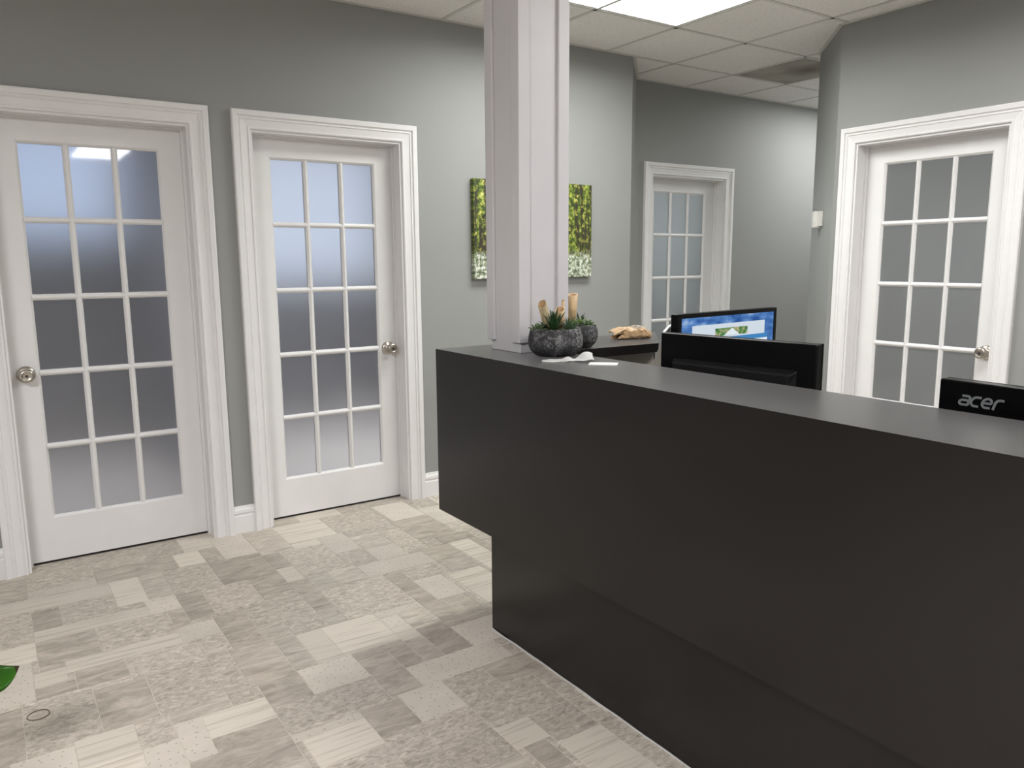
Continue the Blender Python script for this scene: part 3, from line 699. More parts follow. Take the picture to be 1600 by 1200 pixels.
# ------------------------------------------------------------------ reception counter
HC = 1.067
ct = thing('reception_counter', 'long dark charcoal laminate reception counter with overhanging front panel', 'counter', (1.5, -3.2, 0))
ctl = (-1.5, 3.2, 0)
def cpart(name, bm, mat, bev=0.0):
    if bev:
        bmesh.ops.recalc_face_normals(bm, faces=bm.faces[:]); bevel(bm, bev, 2)
    return bm_obj(name, bm, mat, ct, ctl)
YE = -5.4
bm = bmesh.new()      # L-shaped transaction top, splayed at the end of the short leg
add_prism(bm, [(1.4553, YE), (1.757, YE), (1.757, -1.765), (2.254, -1.775), (2.576, -1.4273), (1.4553, -1.4273)], HC - 0.036, HC)
cpart('countertop', bm, M['laminate'])
bm = bmesh.new(); add_box(bm, 1.43, 1.4552, YE, -1.402, 0.424, HC); cpart('front_panel', bm, M['laminate'])
bm = bmesh.new(); add_prism(bm, [(1.4553, -1.4272), (2.5761, -1.4272), (2.60, -1.402), (1.4553, -1.402)], 0.424, HC); cpart('end_panel', bm, M['laminate'])
bm = bmesh.new(); add_box(bm, 1.4552, 2.2, -1.662, -1.4272, 0.424, 0.448); add_box(bm, 1.4552, 1.509, YE, -1.6622, 0.424, 0.448); cpart('soffit', bm, M['laminate'])
bm = bmesh.new(); add_box(bm, 1.51, 1.535, YE, -1.662, 0.0, 0.4235); add_box(bm, 1.5352, 2.2, -1.687, -1.662, 0, 0.4235); cpart('base_panel', bm, M['laminate'], 0.001)
bm = bmesh.new(); add_box(bm, 1.73, 1.752, YE, -1.75, 0.0, HC - 0.0362); cpart('inner_panel', bm, M['inner_lam'])
bm = bmesh.new(); add_box(bm, 1.757, 2.3, -1.70, -1.688, 0.0, HC - 0.0362); cpart('return_panel', bm, M['inner_lam'])
bm = bmesh.new()      # bead of caulk that wanders along the foot of the base
pts = []
for i in range(40):
    y = -1.66 - i * 0.028
    wob = 0.004 * math.exp(-((i - 3) / 2.0) ** 2) + 0.0008 * math.sin(i * 0.9)
    pts.append((1.5075 - wob, y, 0.0015))
add_tube(bm, pts, 0.0032, 6)
cpart('caulk_bead', bm, M['caulk'])

# desk behind the counter carrying the screens
dk = thing('office_desk', 'grey office desk behind the reception counter under the monitors', 'desk', (2.4, -3.0, 0))
def dpart(name, *b):
    return box_obj(name, b[0] - 2.4, b[1] - 2.4, b[2] + 3, b[3] + 3, b[4], b[5], M['desk'], dk, 0.002)
dpart('desktop', 1.765, 2.45, -4.6, -1.80, 0.702, 0.73)
dpart('desktop', 2.452, 3.0, -2.4, -1.80, 0.702, 0.73)
for b in ((1.78, 2.4, -4.6, -4.575), (1.78, 2.4, -3.2, -3.175), (2.97, 2.995, -2.38, -1.82), (1.78, 1.9, -1.83, -1.805)):
    dpart('leg', *b, 0.0, 0.7015)

# ------------------------------------------------------------------ column standing on the counter
cl = thing('column', 'square white column with corner battens standing on the counter', 'column', (1.7035, -1.63, HC))
box_obj('shaft', -0.0995, 0.0995, -0.098, 0.098, 0.0005, ZC - HC - 0.002, M['column'], cl, 0.002)
def batten(sx, sy):
    bm = bmesh.new(); p = 0.012; a, b, wd = 0.0995, 0.098, 0.036
    poly = [(a + p, b + p), (a + p, b - wd), (a, b - wd), (a, b), (a - wd, b), (a - wd, b + p)]
    poly = [(x * sx, y * sy) for x, y in poly]
    add_prism(bm, poly, 0.038, ZC - HC - 0.002)
    bmesh.ops.recalc_face_normals(bm, faces=bm.faces[:]); bevel(bm, 0.0025, 2)
    bm_obj('corner_batten', bm, M['column'], cl)
for sx in (-1, 1):
    for sy in (-1, 1): batten(sx, sy)

# ------------------------------------------------------------------ canvas print on the left wall
pc = thing('canvas_print', 'unframed canvas print of a sunlit green wood hanging behind the column', 'picture', (2.895, -0.002, 1.588))
box_obj('canvas', -0.451, 0.451, -0.034, 0.0, -0.294, 0.294, M['forest'], pc, 0.003)
for sx in (-0.25, 0.25):
    bm = bmesh.new(); add_lathe(bm, [(0.006, 0), (0.006, 0.012)], 10, T((sx, 0, 0.294)) @ Matrix.Rotation(PI / 2, 4, 'X'))
    bm_obj('hook', bm, M['frame_metal'], pc)

# ------------------------------------------------------------------ wall sensor on the splayed corner
ss = thing('wall_sensor', 'small ivory sensor box on the splayed grey wall beside the right door', 'sensor', (XR + 0.215, YC + 0.215, 1.648), math.radians(45))
box_obj('housing', 0.012, 0.075, 0.0005, 0.05, -0.052, 0.052, M['sensor'], ss, 0.004)
box_obj('mounting_block', -0.025, 0.011, 0.0005, 0.026, -0.044, 0.05, M['sensor'], ss, 0.003)

# ------------------------------------------------------------------ planters
def blade(L, wd, th, curl, seg=5):
    """pointed succulent blade along +z bending to +x"""
    bm = bmesh.new(); rows = []
    for k in range(seg + 1):
        t = k / seg; s = (1 - t) ** 0.75 * (0.75 + 0.6 * t) if t < 1 else 0.02
        z = L * t * (1 - 0.25 * curl * t); x = curl * L * t * t
        rows.append([bm.verts.new(p) for p in ((x - th * s * .2, wd * s, z), (x + th * s, 0, z), (x - th * s * .2, -wd * s, z), (x - th * s, 0, z))])
    for a, b in zip(rows[:-1], rows[1:]):
        for i in range(4): bm.faces.new((a[i], a[(i + 1) % 4], b[(i + 1) % 4], b[i]))
    bm.faces.new(rows[0][::-1]); bm.faces.new(rows[-1])
    bmesh.ops.recalc_face_normals(bm, faces=bm.faces[:])
    me = bpy.data.meshes.new('leaf'); bm.to_mesh(me); bm.free()
    me.polygons.foreach_set('use_smooth', [True] * len(me.polygons))
    return me
def spoon(L, wd, th, seg=6):
    bm = bmesh.new(); rows = []
    for k in range(seg + 1):
        t = k / seg; s = math.sin(PI * (0.10 + 0.88 * t ** 1.25)) ** 0.8 if 0 < t < 1 else (0.3 if t == 0 else 0.05)
        z = L * t; x = 0.18 * L * t * t
        rows.append([bm.verts.new((x + th * s * math.cos(a), wd * s * math.sin(a), z)) for a in (0, PI / 3, 2 * PI / 3, PI, 4 * PI / 3, 5 * PI / 3)])
    for a, b in zip(rows[:-1], rows[1:]):
        for i in range(6): bm.faces.new((a[i], a[(i + 1) % 6], b[(i + 1) % 6], b[i]))
    bm.faces.new(rows[0][::-1]); bm.faces.new(rows[-1])
    bmesh.ops.recalc_face_normals(bm, faces=bm.faces[:])
    me = bpy.data.meshes.new('leaf'); bm.to_mesh(me); bm.free()
    me.polygons.foreach_set('use_smooth', [True] * len(me.polygons))
    return me
LEAF = {}
for k, me, m in (('aloe', blade(0.068, 0.0092, 0.0036, 0.18), 'aloe'), ('agave', blade(0.052, 0.0055, 0.003, 0.25), 'aloe2'), ('echev', spoon(0.032, 0.0085, 0.003), 'succ'), ('jade', spoon(0.027, 0.0075, 0.003), 'succ2')):
    me.materials.append(M[m]); LEAF[k] = me

def rosette(parent, kind, x, y, z, rings, name, scale=1.0):
    bm = bmesh.new(); add_lathe(bm, [(0.006 * scale, -0.02), (0.005 * scale, 0.004)], 8)
    root = bm_obj(name, bm, M['stem'], parent, (x, y, z))
    for (n, tilt, sc, ph) in rings:
        for i in range(n):
            a = 2 * PI * i / n + ph + random.uniform(-.18, .18)
            o = bpy.data.objects.new('leaf', LEAF[kind]); COL.objects.link(o); o.parent = root
            tl = tilt + random.uniform(-.1, .1)
            o.rotation_euler = (Matrix.Rotation(a, 4, 'Z') @ Matrix.Rotation(tl, 4, 'Y')).to_euler()
            s = sc * scale * random.uniform(.88, 1.1); o.scale = (s, s, s)
            o.location = (0.003 * math.cos(a), 0.003 * math.sin(a), 0.0)
    return root

def bamboo(parent, x, y, z, L, r, tilt, az, mat, cut=0.5):
    bm = bmesh.new(); seg = 20
    mt = T((x, y, z)) @ Matrix.Rotation(az, 4, 'Z') @ Matrix.Rotation(tilt, 4, 'Y')
    ri = r * 0.8
    def ring(rr, zz, slant): return [bm.verts.new(mt @ Vector((rr * math.cos(2 * PI * i / seg), rr * math.sin(2 * PI * i / seg), zz + slant * rr * (0.35 * math.cos(2 * PI * i / seg) + 0.95 * math.sin(2 * PI * i / seg))))) for i in range(seg)]
    rs = [ring(r, 0, 0), ring(r * 1.0, L * .55, 0), ring(r * 1.03, L * .57, 0), ring(r, L * .59, 0), ring(r, L, cut), ring(ri, L, cut), ring(ri, L * 0.6, 0)]
    for k, (a, b) in enumerate(zip(rs[:-1], rs[1:])):
        for i in range(seg):
            f = bm.faces.new((a[i], a[(i + 1) % seg], b[(i + 1) % seg], b[i])); f.material_index = 1 if k >= 5 else 0; f.smooth = True
    f = bm.faces.new(rs[-1]); f.material_index = 1
    bm.faces.new(rs[0][::-1])
    bm_obj('bamboo_tube', bm, [M[mat], M['bamboo_in']], parent)

def bowl(label, x, y, s, group, prof):
    t = thing('planter_bowl', label, 'planter', (x, y, HC), 0, group)
    bm = bmesh.new()
    add_lathe(bm, [(r * s, z * s) for r, z in prof], 48)
    o = bm_obj('bowl', bm, M['stone'], t, smooth=True)
    bm = bmesh.new(); add_lathe(bm, [(0.082 * s, 0.081 * s), (0.060 * s, 0.087 * s), (0.02 * s, 0.090 * s)], 24)
    bm_obj('soil', bm, M['soil'], t, smooth=True)
    return t
BP = [(0.062, 0.0005), (0.072, 0.004), (0.088, 0.018), (0.0965, 0.035), (0.098, 0.050), (0.0965, 0.066), (0.093, 0.082), (0.090, 0.092), (0.0895, 0.0965), (0.087, 0.098), (0.0845, 0.0965), (0.084, 0.090), (0.083, 0.080), (0.0, 0.080)][:-1]
b1 = bowl('dark stone bowl with spiky aloe, nearer of the two planters by the column', 1.672, -1.848, 1.0, 'stone bowls of succulents', BP)
cr = Vector((rv.x, rv.y, 0)).normalized(); cf = Vector((fw.x, fw.y, 0)).normalized()
def rel(a, b): return (cr.x * a + cf.x * b, cr.y * a + cf.y * b)      # a = across the view, b = away from it
x, y = rel(-0.008, -0.035); rosette(b1, 'aloe', x, y, 0.088, [(5, 0.12, 1.12, 0.3), (7, 0.42, 1.05, 0.1), (8, 0.78, 0.85, 0.5)], 'aloe_plant', 1.15)
x, y = rel(0.046, -0.028); rosette(b1, 'agave', x, y, 0.086, [(5, 0.2, 1.0, 0.0), (8, 0.6, 0.98, 0.4), (9, 1.0, 0.85, 0.1)], 'agave_plant')
x, y = rel(-0.060, -0.012); rosette(b1, 'echev', x, y, 0.087, [(4, 0.25, 0.9, 0.0), (7, 0.65, 1.0, 0.3), (8, 1.1, 0.95, 0.0)], 'sage_succulent', 1.2)
x, y = rel(-0.035, 0.035); rosette(b1, 'echev', x, y, 0.088, [(5, 0.3, 1.0, 0.0), (7, 0.8, 1.0, 0.3)], 'sage_succulent')
x, y = rel(0.05, 0.032); rosette(b1, 'agave', x, y, 0.088, [(5, 0.2, 1.1, 0.0), (7, 0.6, 0.9, 0.4)], 'agave_plant')
x, y = rel(-0.020, 0.015); bamboo(b1, x, y, 0.08, 0.105, 0.0160, -0.26, math.radians(-34), 'bamboo_grey', 0.85)
x, y = rel(0.014, 0.018); bamboo(b1, x, y, 0.08, 0.082, 0.0175, 0.03, math.radians(-34), 'bamboo', 0.6)
x, y = rel(0.031, 0.04); bamboo(b1, x, y, 0.08, 0.112, 0.0055, -0.02, math.radians(-34), 'bamboo', 0.8)
bm = bmesh.new(); x, y = rel(0.045, -0.058); bmesh.ops.create_uvsphere(bm, u_segments=12, v_segments=8, radius=0.016, matrix=T((x, y, 0.088)) @ Matrix.Diagonal((1.4, 1.1, 0.5, 1)))
bm_obj('moss', bm, M['moss'], b1, smooth=True)
b2 = bowl('dark stone bowl with rosette succulents half hidden behind the first planter', 1.893, -1.700, 0.80, 'stone bowls of succulents', [(0.055, 0.0005), (0.066, 0.004), (0.086, 0.024), (0.0965, 0.048), (0.098, 0.066), (0.095, 0.086), (0.089, 0.104), (0.087, 0.110), (0.084, 0.111), (0.081, 0.106), (0.080, 0.085)])
def rel2(a, b): return rel(a, b)
x, y = rel(-0.030, -0.01); bamboo(b2, x, y, 0.07, 0.135, 0.0190, 0.07, math.radians(-34), 'bamboo', 0.3)
x, y = rel(-0.048, 0.012); bamboo(b2, x, y, 0.07, 0.11, 0.0130, 0.03, math.radians(-34), 'bamboo', 0.5)
x, y = rel(-0.022, -0.034); rosette(b2, 'jade', x, y, 0.086, [(5, 0.25, 1.0, 0.0), (8, 0.75, 1.05, 0.3), (8, 1.15, 1.0, 0.0)], 'green_succulent', 0.95)
x, y = rel(0.004, -0.020); rosette(b2, 'jade', x, y, 0.094, [(5, 0.25, 1.0, 0.0), (7, 0.75, 1.05, 0.3)], 'green_succulent', 0.8)
x, y = rel(0.036, -0.022); rosette(b2, 'echev', x, y, 0.082, [(5, 0.25, 1.0, 0.0), (7, 0.7, 1.05, 0.3), (8, 1.15, 1.0, 0.0)], 'sage_succulent', 1.0)
x, y = rel(0.010, 0.025); rosette(b2, 'aloe', x, y, 0.084, [(4, 0.15, 0.9, 0.0), (6, 0.5, 0.85, 0.3)], 'aloe_plant', 0.85)

# ------------------------------------------------------------------ paper things on the counter
def napkin():
    bm = bmesh.new(); nx, ny = 30, 14; L, W = 0.172, 0.085
    g = []
    for i in range(nx + 1):
        row = []
        for j in range(ny + 1):
            u, v = i / nx, j / ny
            x = (u - 0.5) * L; yy = (v - 0.5) * W * (0.45 + 0.75 * u) + 0.004 * math.sin(9 * u)
            z = 0.002 + 0.010 * math.exp(-((u - 0.52) / 0.07) ** 2) * (0.3 + 0.7 * v) + 0.024 * math.exp(-((u - 0.88) / 0.15) ** 2) * (0.35 + 0.65 * v) + 0.003 * (1 + math.sin(21 * u + 5 * v)) * u + 0.002 * (1 + math.sin(17 * v - 9 * u))
            row.append(bm.verts.new((x, yy, z)))
        g.append(row)
    for i in range(nx):
        for j in range(ny): bm.faces.new((g[i][j], g[i + 1][j], g[i + 1][j + 1], g[i][j + 1]))
    bmesh.ops.solidify(bm, geom=bm.faces[:], thickness=0.0016)
    zmin = min(v.co.z for v in bm.verts)
    for v in bm.verts: v.co.z += 0.0003 - zmin
    o = bm_obj('paper_napkin', bm, M['paper'], None, (1.598, -2.012, HC), smooth=True)
    o.rotation_euler = (0, 0, math.radians(-36))
    tag(o, 'crumpled white paper napkin on the counter in front of the stone bowl', 'napkin')
napkin()
cdv = box_obj('paper_card', -0.046, 0.046, -0.027, 0.027, 0.0004, 0.0032, M['card'], None, 0, (1.645, -2.140, HC))
cdv.rotation_euler = (0, 0, math.radians(-46)); tag(cdv, 'blank white card lying flat on the counter beside the napkin', 'card')

def bag():
    rnd = random.Random(11)
    bm = bmesh.new(); ns, nr = 17, 18; L = 0.160; loops = []
    for i in range(ns):
        t = i / (ns - 1); x = (t - 0.5) * L
        hz = 0.0225 * (0.80 + 0.34 * math.sin(2.6 * t + 0.2) + 0.10 * math.sin(11 * t))
        wy = 0.040 * (0.95 + 0.10 * math.sin(3 * t))
        if t > 0.88: hz *= 0.80; wy *= 0.86
        lp = []
        for j in range(nr):
            a = 2 * PI * j / nr
            cy, cz = math.cos(a), math.sin(a)
            cy = math.copysign(abs(cy) ** 0.55, cy); cz = math.copysign(abs(cz) ** 0.75, cz)
            jx, jy, jz = (rnd.uniform(-1, 1) * q for q in (0.0035, 0.0035, 0.0042))
            side = max(0.0, 1 - abs(cz) * 1.6)
            if t < 0.2:                       # open mouth: sides tucked in, upper flap pulled out to a point
                k = (0.2 - t) / 0.2
                jx += 0.026 * k * side - (0.014 * k if cz > 0.5 else 0.0)
                cy *= 1 - 0.45 * k * side
                if cz > 0.5: jz -= 0.006 * k * (1 + abs(cy))
            z = max(0.0004, hz + cz * hz + (jz if cz > -0.2 else 0.0))
            lp.append(bm.verts.new((x + jx, cy * wy + jy, z)))
        loops.append(lp)
    for i, (a, b) in enumerate(zip(loops[:-1], loops[1:])):
        for j in range(nr):
            f = bm.faces.new((a[j], a[(j + 1) % nr], b[(j + 1) % nr], b[j]))
            if 8 <= i <= 11 and j in (4, 5, 6): f.material_index = 1
    bm.faces.new(loops[-1])
    bmesh.ops.recalc_face_normals(bm, faces=bm.faces[:])
    bmesh.ops.solidify(bm, geom=bm.faces[:], thickness=-0.0008)
    zmin = min(v.co.z for v in bm.verts)
    for v in bm.verts: v.co.z += 0.0003 - zmin
    o = bm_obj('paper_bag', bm, [M['kraft'], M['kraft_print']], None, (2.287, -1.572, HC), recalc=False)
    o.rotation_euler = (0, 0, math.radians(-14))
    tag(o, 'crumpled brown paper bag lying on the short end of the counter', 'paper bag')
bag()

# ------------------------------------------------------------------ monitors
def monitor(label, p, q, ztop, h, screen_side, rib=False, gloss=False):
    """p,q plan ends of the top edge; screen faces screen_side (+1: left of p->q)"""
    p, q = Vector(p), Vector(q); c = (p + q) / 2; d = q - p; w_ = d.length; ang = math.atan2(d.y, d.x)
    t = thing('computer_monitor', label, 'monitor', (c.x, c.y, 0.7305), ang, 'monitors on the desk')
    z1 = ztop - 0.7305; z0 = z1 - h; s = screen_side; body = M['black_gloss'] if gloss else M['black']
    def ys_(a, b): return (min(a * s, b * s), max(a * s, b * s))
    y0, y1 = ys_(-0.026, 0.006); box_obj('rear_shell', -w_ / 2, w_ / 2, y0, y1, z0, z1, body, t, 0.004)
    bz = 0.016; bm = bmesh.new(); y0, y1 = ys_(0.0062, 0.012)
    for (a, b, e, f) in ((-w_ / 2, w_ / 2, z1 - bz, z1), (-w_ / 2, w_ / 2, z0, z0 + bz * 1.3), (-w_ / 2, -w_ / 2 + bz, z0 + bz * 1.3, z1 - bz), (w_ / 2 - bz, w_ / 2, z0 + bz * 1.3, z1 - bz)):
        add_box(bm, a, b, y0, y1, e, f)
    bm_obj('bezel', bm, M['black'], t)
    y0, y1 = ys_(-0.075, -0.0262)
    box_obj('stand_neck', -0.03, 0.03, y0, y1, 0.012, z0 + 0.14, M['dark_rib'], t, 0.004)
    y0, y1 = ys_(-0.085, 0.09); box_obj('stand_base', -0.11, 0.11, y0, y1, 0.0, 0.0115, M['dark_rib'], t, 0.004)
    if rib:
        bm = bmesh.new(); zz = z1 - 0.083; e = w_ / 2
        q = [(-0.80, -0.0262, 0.006), (0.80, -0.0262, 0.006), (0.80, -0.0262, -0.055), (-0.80, -0.0262, -0.055), (-0.76, -0.052, -0.008), (0.76, -0.052, -0.008), (0.73, -0.052, -0.042), (-0.73, -0.052, -0.042)]
        v = [bm.verts.new((a * e, b * s, zz + c)) for a, b, c in q]
        for f in ((0, 1, 2, 3), (4, 5, 6, 7), (0, 1, 5, 4), (1, 2, 6, 5), (2, 3, 7, 6), (3, 0, 4, 7)): bm.faces.new([v[i] for i in f])
        bmesh.ops.recalc_face_normals(bm, faces=bm.faces[:]); bevel(bm, 0.004, 2, 0.3)
        bm_obj('rear_rib', bm, M['dark_rib'], t)
    return t, w_, z0, z1, bz

def screen_rect(t, name, x0, x1, z0, z1, y, mat, th=0.0004):
    return box_obj(name, x0, x1, y - th, y, z0, z1, mat, t)

m1, w1, a0, a1, bz = monitor('black monitor seen from behind with a raised rib across its back', (1.866, -2.198), (1.936, -2.734), 1.164, 0.325, 1, rib=True)
screen_rect(m1, 'screen', -w1 / 2 + bz, w1 / 2 - bz, a0 + bz * 1.3, a1 - bz, 0.0085, M['black_gloss'])
m3, w3, c0, c1, bz3 = monitor('black monitor seen from behind with grey lettering on its back', (1.8815, -3.108), (1.851, -3.618), 1.12, 0.30, 1, gloss=True)
screen_rect(m3, 'screen', -w3 / 2 + bz3, w3 / 2 - bz3, c0 + bz3 * 1.3, c1 - bz3, 0.0085, M['black_gloss'])
m2, w2, s0, s1, bz2 = monitor('lit monitor with a blue desktop facing the camera at the far desk', (2.036, -2.079), (2.649, -2.024), 1.208, 0.37, -1)

def desktop_mat():
    m, nt, b = new_mat('lit_blue_desktop'); out = nt.nodes['Material Output']; nt.nodes.remove(b)
    e = nt.nodes.new('ShaderNodeEmission'); e.inputs['Strength'].default_value = 0.85
    v = coords(nt, 'Object', (6, 6, 14)); n = N(nt, 'ShaderNodeTexNoise', Scale=2.2, Detail=6.0); nt.links.new(v, n.inputs['Vector'])
    r = ramp(nt, [(0.35, (0.03, 0.10, 0.33)), (0.55, (0.10, 0.24, 0.55)), (0.72, (0.45, 0.60, 0.82))], n.outputs['Fac'])
    nt.links.new(r.outputs[0], e.inputs[0]); nt.links.new(e.outputs[0], out.inputs[0]); return m
def map_mat():
    m, nt, b = new_mat('lit_green_banner'); out = nt.nodes['Material Output']; nt.nodes.remove(b)
    e = nt.nodes.new('ShaderNodeEmission'); e.inputs['Strength'].default_value = 0.7
    v = coords(nt, 'Object'); n = N(nt, 'ShaderNodeTexNoise', Scale=45, Detail=5.0); nt.links.new(v, n.inputs['Vector'])
    r = ramp(nt, [(0.36, (0.02, 0.10, 0.03)), (0.5, (0.10, 0.30, 0.08)), (0.62, (0.55, 0.50, 0.30))], n.outputs['Fac'])
    nt.links.new(r.outputs[0], e.inputs[0]); nt.links.new(e.outputs[0], out.inputs[0]); return m
SX0, SX1 = -w2 / 2 + bz2, w2 / 2 - bz2
Y2 = -0.0085
def lit(name, c, s=0.85): return emitter(name, c, s)
def on_screen(name, u0, u1, zt, zb, lvl, mat):      # u across 0..1, z measured down from the screen top
    top = s1 - bz2
    bm = bmesh.new(); add_box(bm, SX0 + u0 * (SX1 - SX0), SX0 + u1 * (SX1 - SX0), Y2 - 0.0004 * (lvl + 1), Y2 - 0.0004 * lvl, top - zb, top - zt)
    return bm_obj(name, bm, mat, m2)
dm = desktop_mat(); mm = map_mat()
on_screen('screen', 0, 1, 0.0, 0.315, 0, dm)
on_screen('browser_window', 0.11, 0.895, 0.030, 0.30, 1, lit('lit_white', (0.62, 0.70, 0.78), 0.85))
on_screen('page_banner', 0.345, 0.695, 0.047, 0.076, 2, mm)
bm = bmesh.new(); top = s1 - bz2; xm = SX0 + 0.53 * (SX1 - SX0)
vv = [(xm - 0.055, top - 0.0755), (xm + 0.045, top - 0.0755), (xm - 0.005, top - 0.049)]
A = [bm.verts.new((a, Y2 - 0.0013, b)) for a, b in vv]; B = [bm.verts.new((a, Y2 - 0.0016, b)) for a, b in vv]
bm.faces.new(A); bm.faces.new(B[::-1])
for i in range(3): bm.faces.new((A[i], A[(i + 1) % 3], B[(i + 1) % 3], B[i]))
bm_obj('banner_peak', bm, lit('lit_pale', (0.75, 0.82, 0.86), 0.85), m2)
on_screen('title_strip', 0.315, 0.93, 0.082, 0.100, 2, lit('lit_azure', (0.015, 0.20, 0.50), 0.85))
on_screen('front_window', 0.315, 0.93, 0.100, 0.30, 2, lit('lit_white_page', (0.80, 0.85, 0.90), 0.85))
bm = bmesh.new()
for k in range(9):
    u = 0.36 + 0.04 * k + (0.02 if k > 4 else 0)
    xa = SX0 + u * (SX1 - SX0); add_box(bm, xa, xa + (0.014 if k % 3 else 0.008), Y2 - 0.0017, Y2 - 0.0012, top - 0.112, top - 0.105)
tx = bm_obj('text_line', bm, lit('lit_text', (0.05, 0.10, 0.22), 0.6), m2); tx['kind'] = 'stuff'

# grey lettering on the near monitor: strokes as ribbons
def ribbon(bm, pts, wd, xoff):
    pts = [Vector(p) for p in pts]; L, R = [], []
    for k, p in enumerate(pts):
        t = (pts[min(k + 1, len(pts) - 1)] - pts[max(k - 1, 0)]).normalized(); n = Vector((-t.y, t.x))
        L.append(p + n * wd / 2); R.append(p - n * wd / 2)
    f = []
    for dz in (0, 0.0006):
        f.append([[bm.verts.new((a.x, a.y, dz)) for a in L], [bm.verts.new((a.x, a.y, dz)) for a in R]])
    n = len(pts)
    for k in range(n - 1):
        bm.faces.new((f[1][0][k], f[1][1][k], f[1][1][k + 1], f[1][0][k + 1])); bm.faces.new((f[0][0][k], f[0][0][k + 1], f[0][1][k + 1], f[0][1][k]))
        bm.faces.new((f[0][0][k], f[1][0][k], f[1][0][k + 1], f[0][0][k + 1])); bm.faces.new((f[0][1][k], f[0][1][k + 1], f[1][1][k + 1], f[1][1][k]))
    for k in (0, n - 1): bm.faces.new((f[0][0][k], f[0][1][k], f[1][1][k], f[1][0][k]))
def arc(cx, cy, rx, ry, a0, a1, n=16, sh=0.28):
    out = []
    for i in range(n + 1):
        a = math.radians(a0 + (a1 - a0) * i / n); y = cy + ry * math.sin(a); out.append((cx + rx * math.cos(a) + sh * y, y))
    return out
def lettering():
    # letters on a unit x-height, sheared like italic
    sh = 0.28
    def P(*a): return [(x + sh * y, y) for x, y in a]
    G_ = []
    G_.append(('a', [P((0.12, 0.93), (0.55, 0.93)) + arc(0.62, 0.70, 0.26, 0.23, 90, 0, 8)[0:] + P((0.88, 0.5), (0.86, 0.09)),
                     P((0.86, 0.09), (0.32, 0.09)) + arc(0.30, 0.31, 0.24, 0.22, 270, 90, 10) + P((0.32, 0.53), (0.86, 0.53))]))
    G_.append(('c', [P((1.82, 0.93), (1.45, 0.93)) + arc(1.42, 0.51, 0.36, 0.42, 90, 270, 16) + P((1.45, 0.09), (1.80, 0.09))]))
    G_.append(('e', [P((2.10, 0.50), (2.74, 0.50)) + arc(2.40, 0.62, 0.36, 0.31, -10, 90, 8) + arc(2.40, 0.51, 0.38, 0.42, 90, 270, 16) + P((2.45, 0.09), (2.80, 0.09))]))
    G_.append(('r', [P((3.08, -0.02), (3.08, 0.45)) + arc(3.40, 0.58, 0.32, 0.35, 180, 90, 8) + P((3.45, 0.93), (3.72, 0.93))]))
    hgt = 0.0245; k = 0.0262
    for nm, strokes in G_:
        bm = bmesh.new()
        for s in strokes: ribbon(bm, [(x * k * 0.98, y * hgt) for x, y in s], 0.0054, 0)
        for v in bm.verts:
            X, Yv, Zv = v.co
            v.co = Vector((X, -0.0262 - Zv, Yv))
        o = bm_obj('lettering', bm, M['logo'], m3)
        o.location = (LX, 0, LZ)
        o['label'] = 'grey raised letter %s' % nm
LX, LZ = -w3 / 2 + 0.046, 1.064 - 0.7305
lettering()

# upright document stand between the two screens: white-edged board with a splayed grey foot
fd = thing('document_stand', 'black upright document stand with white edges between the two monitors', 'document stand', (1.905, -2.149, 0.7305), math.radians(40))
box_obj('board', 0.0, 0.30, -0.0035, 0.0035, 0.0, 0.430, M['paper'], fd)
box_obj('cover', 0.004, 0.298, -0.0062, -0.0036, 0.0, 0.426, M['black'], fd)
box_obj('backing', 0.004, 0.298, 0.0036, 0.0056, 0.0, 0.426, M['inner_lam'], fd)
bm = bmesh.new()
gd = Vector((-cr.x, -cr.y, 0)); gd.rotate(Matrix.Rotation(math.radians(-40), 3, 'Z')); gn = Vector((-gd.y, gd.x, 0))
o0 = Vector((0.006, 0.0062, 0))
tri = [(0.001, 0.0), (0.150, 0.0), (0.001, 0.395)]
A = [bm.verts.new(o0 + gd * u + Vector((0, 0, z))) for u, z in tri]; B = [bm.verts.new(o0 + gd * u + Vector((0, 0, z)) - gn * 0.004) for u, z in tri]
bm.faces.new(A); bm.faces.new(B[::-1])
for i in range(3): bm.faces.new((A[i], A[(i + 1) % 3], B[(i + 1) % 3], B[i]))
tag(bm_obj('foot', bm, M['inner_lam'], fd), 'grey splayed triangular foot')

# ------------------------------------------------------------------ floor litter and the plant at the left edge
bm = bmesh.new(); pts = []
ca, sa = math.cos(math.radians(8)), math.sin(math.radians(8))
for i in range(36):
    a = 2 * PI * i / 36; x, y = 0.0305 * math.cos(a), 0.029 * math.sin(a) * (1 + 0.1 * math.cos(a))
    pts.append((x * ca - y * sa, x * sa + y * ca, 0.0016))
add_tube(bm, pts, 0.0012, 6, True)
hb_ = bm_obj('hair_band', bm, M['band'], None, (0.0205, -1.3405, 0.0), smooth=True)
tag(hb_, 'thin brown elastic band lying on the vinyl floor near the left edge', 'elastic band')

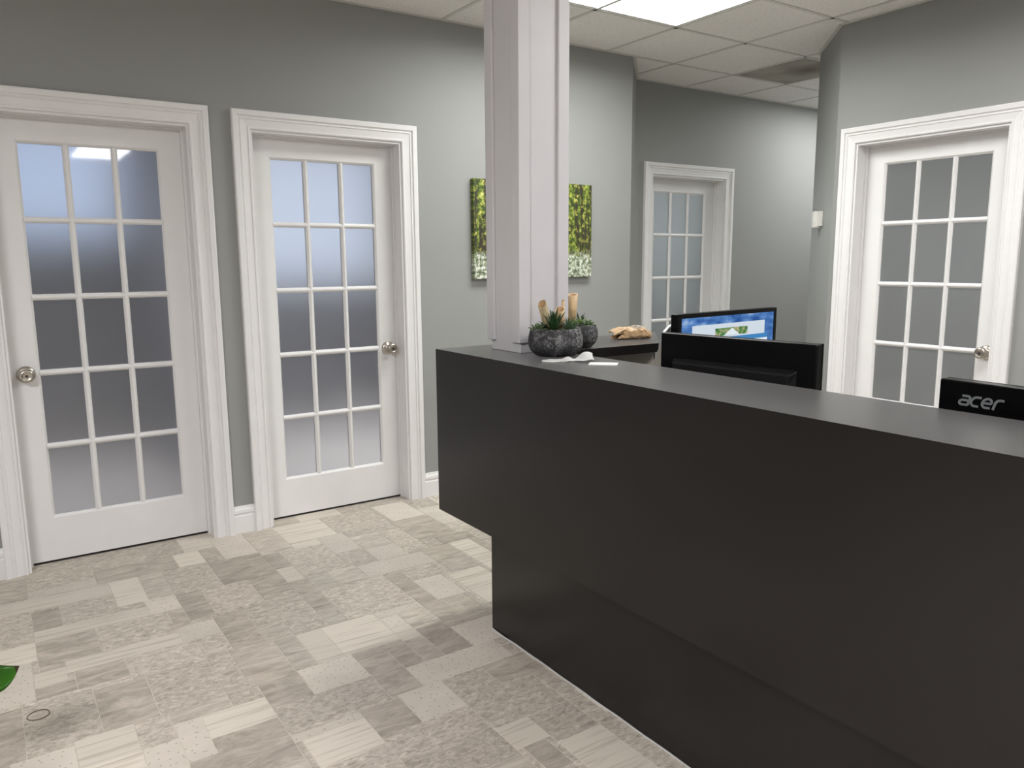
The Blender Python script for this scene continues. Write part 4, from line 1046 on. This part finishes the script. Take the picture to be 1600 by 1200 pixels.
pl = thing('potted_plant', 'green potted plant at the left edge with one pointed leaf showing', 'plant', (-0.47, -1.86, 0.0))
bm = bmesh.new(); add_lathe(bm, [(0.09, 0.001), (0.10, 0.004), (0.13, 0.22), (0.135, 0.235), (0.135, 0.25), (0.125, 0.25), (0.12, 0.22)], 32)
bm_obj('pot', bm, M['pot'], pl, smooth=True)
bm = bmesh.new(); add_lathe(bm, [(0.119, 0.20), (0.05, 0.215), (0.01, 0.218)], 24); bm_obj('soil', bm, M['soil'], pl, smooth=True)
def big_leaf(base, tip, wd, lift, tipcurl, ex=0.75, roll=0.0):
    base, tip = Vector(base), Vector(tip)
    bm = bmesh.new(); n = 24; rows = []
    d = tip - base; side = d.cross(Vector((0, 0, 1))).normalized()
    for k in range(n + 1):
        t = k / n; s = (math.sin(PI * min(1, t ** ex)) ** 0.85) * (1 - 0.25 * t) if 0 < t < 1 else 0.015
        c = base + d * t + Vector((0, 0, lift * math.sin(PI * t) + tipcurl * max(0, t - 0.75) ** 2 * 16))
        row = []
        for j in (-1, -0.6, 0, 0.6, 1):
            row.append(bm.verts.new(c + side * wd * s * j + Vector((0, 0, 0.16 * wd * abs(j) * s + 0.03 * wd * math.sin(9 * t) * j - roll * wd * s * j))))
        rows.append(row)
    for k, (a, b) in enumerate(zip(rows[:-1], rows[1:])):
        for i in range(4):
            f = bm.faces.new((a[i], a[i + 1], b[i + 1], b[i])); f.smooth = True
            if k >= n - 1: f.material_index = 1
    bmesh.ops.solidify(bm, geom=bm.faces[:], thickness=0.0012)
    lf = bm_obj('leaf', bm, [M['plant_leaf'], M['leaf_tip']], pl)
    bm = bmesh.new(); mid = Vector((base.x * .45, base.y * .45, (base.z + 0.2) / 2 + 0.05))
    add_tube(bm, [(base.x * .08, base.y * .08, 0.205), mid, base], [0.004, 0.0032, 0.0022], 8)
    bm_obj('stalk', bm, M['stem'], pl, smooth=True)
big_leaf((0.225, 0.08, 0.36), (0.458, 0.135, 0.318), 0.060, 0.012, 0.034, 1.6, 0.55)
for (bx_, tx_) in (((0.10, -0.12, 0.42), (0.20, -0.30, 0.45)), ((-0.12, 0.10, 0.45), (-0.30, 0.20, 0.48)), ((-0.1, -0.1, 0.4), (-0.28, -0.24, 0.38)), ((0.0, 0.14, 0.50), (-0.02, 0.32, 0.55)), ((0.02, 0.0, 0.55), (-0.1, -0.12, 0.72))):
    big_leaf(bx_, tx_, 0.06, 0.03, 0.0)
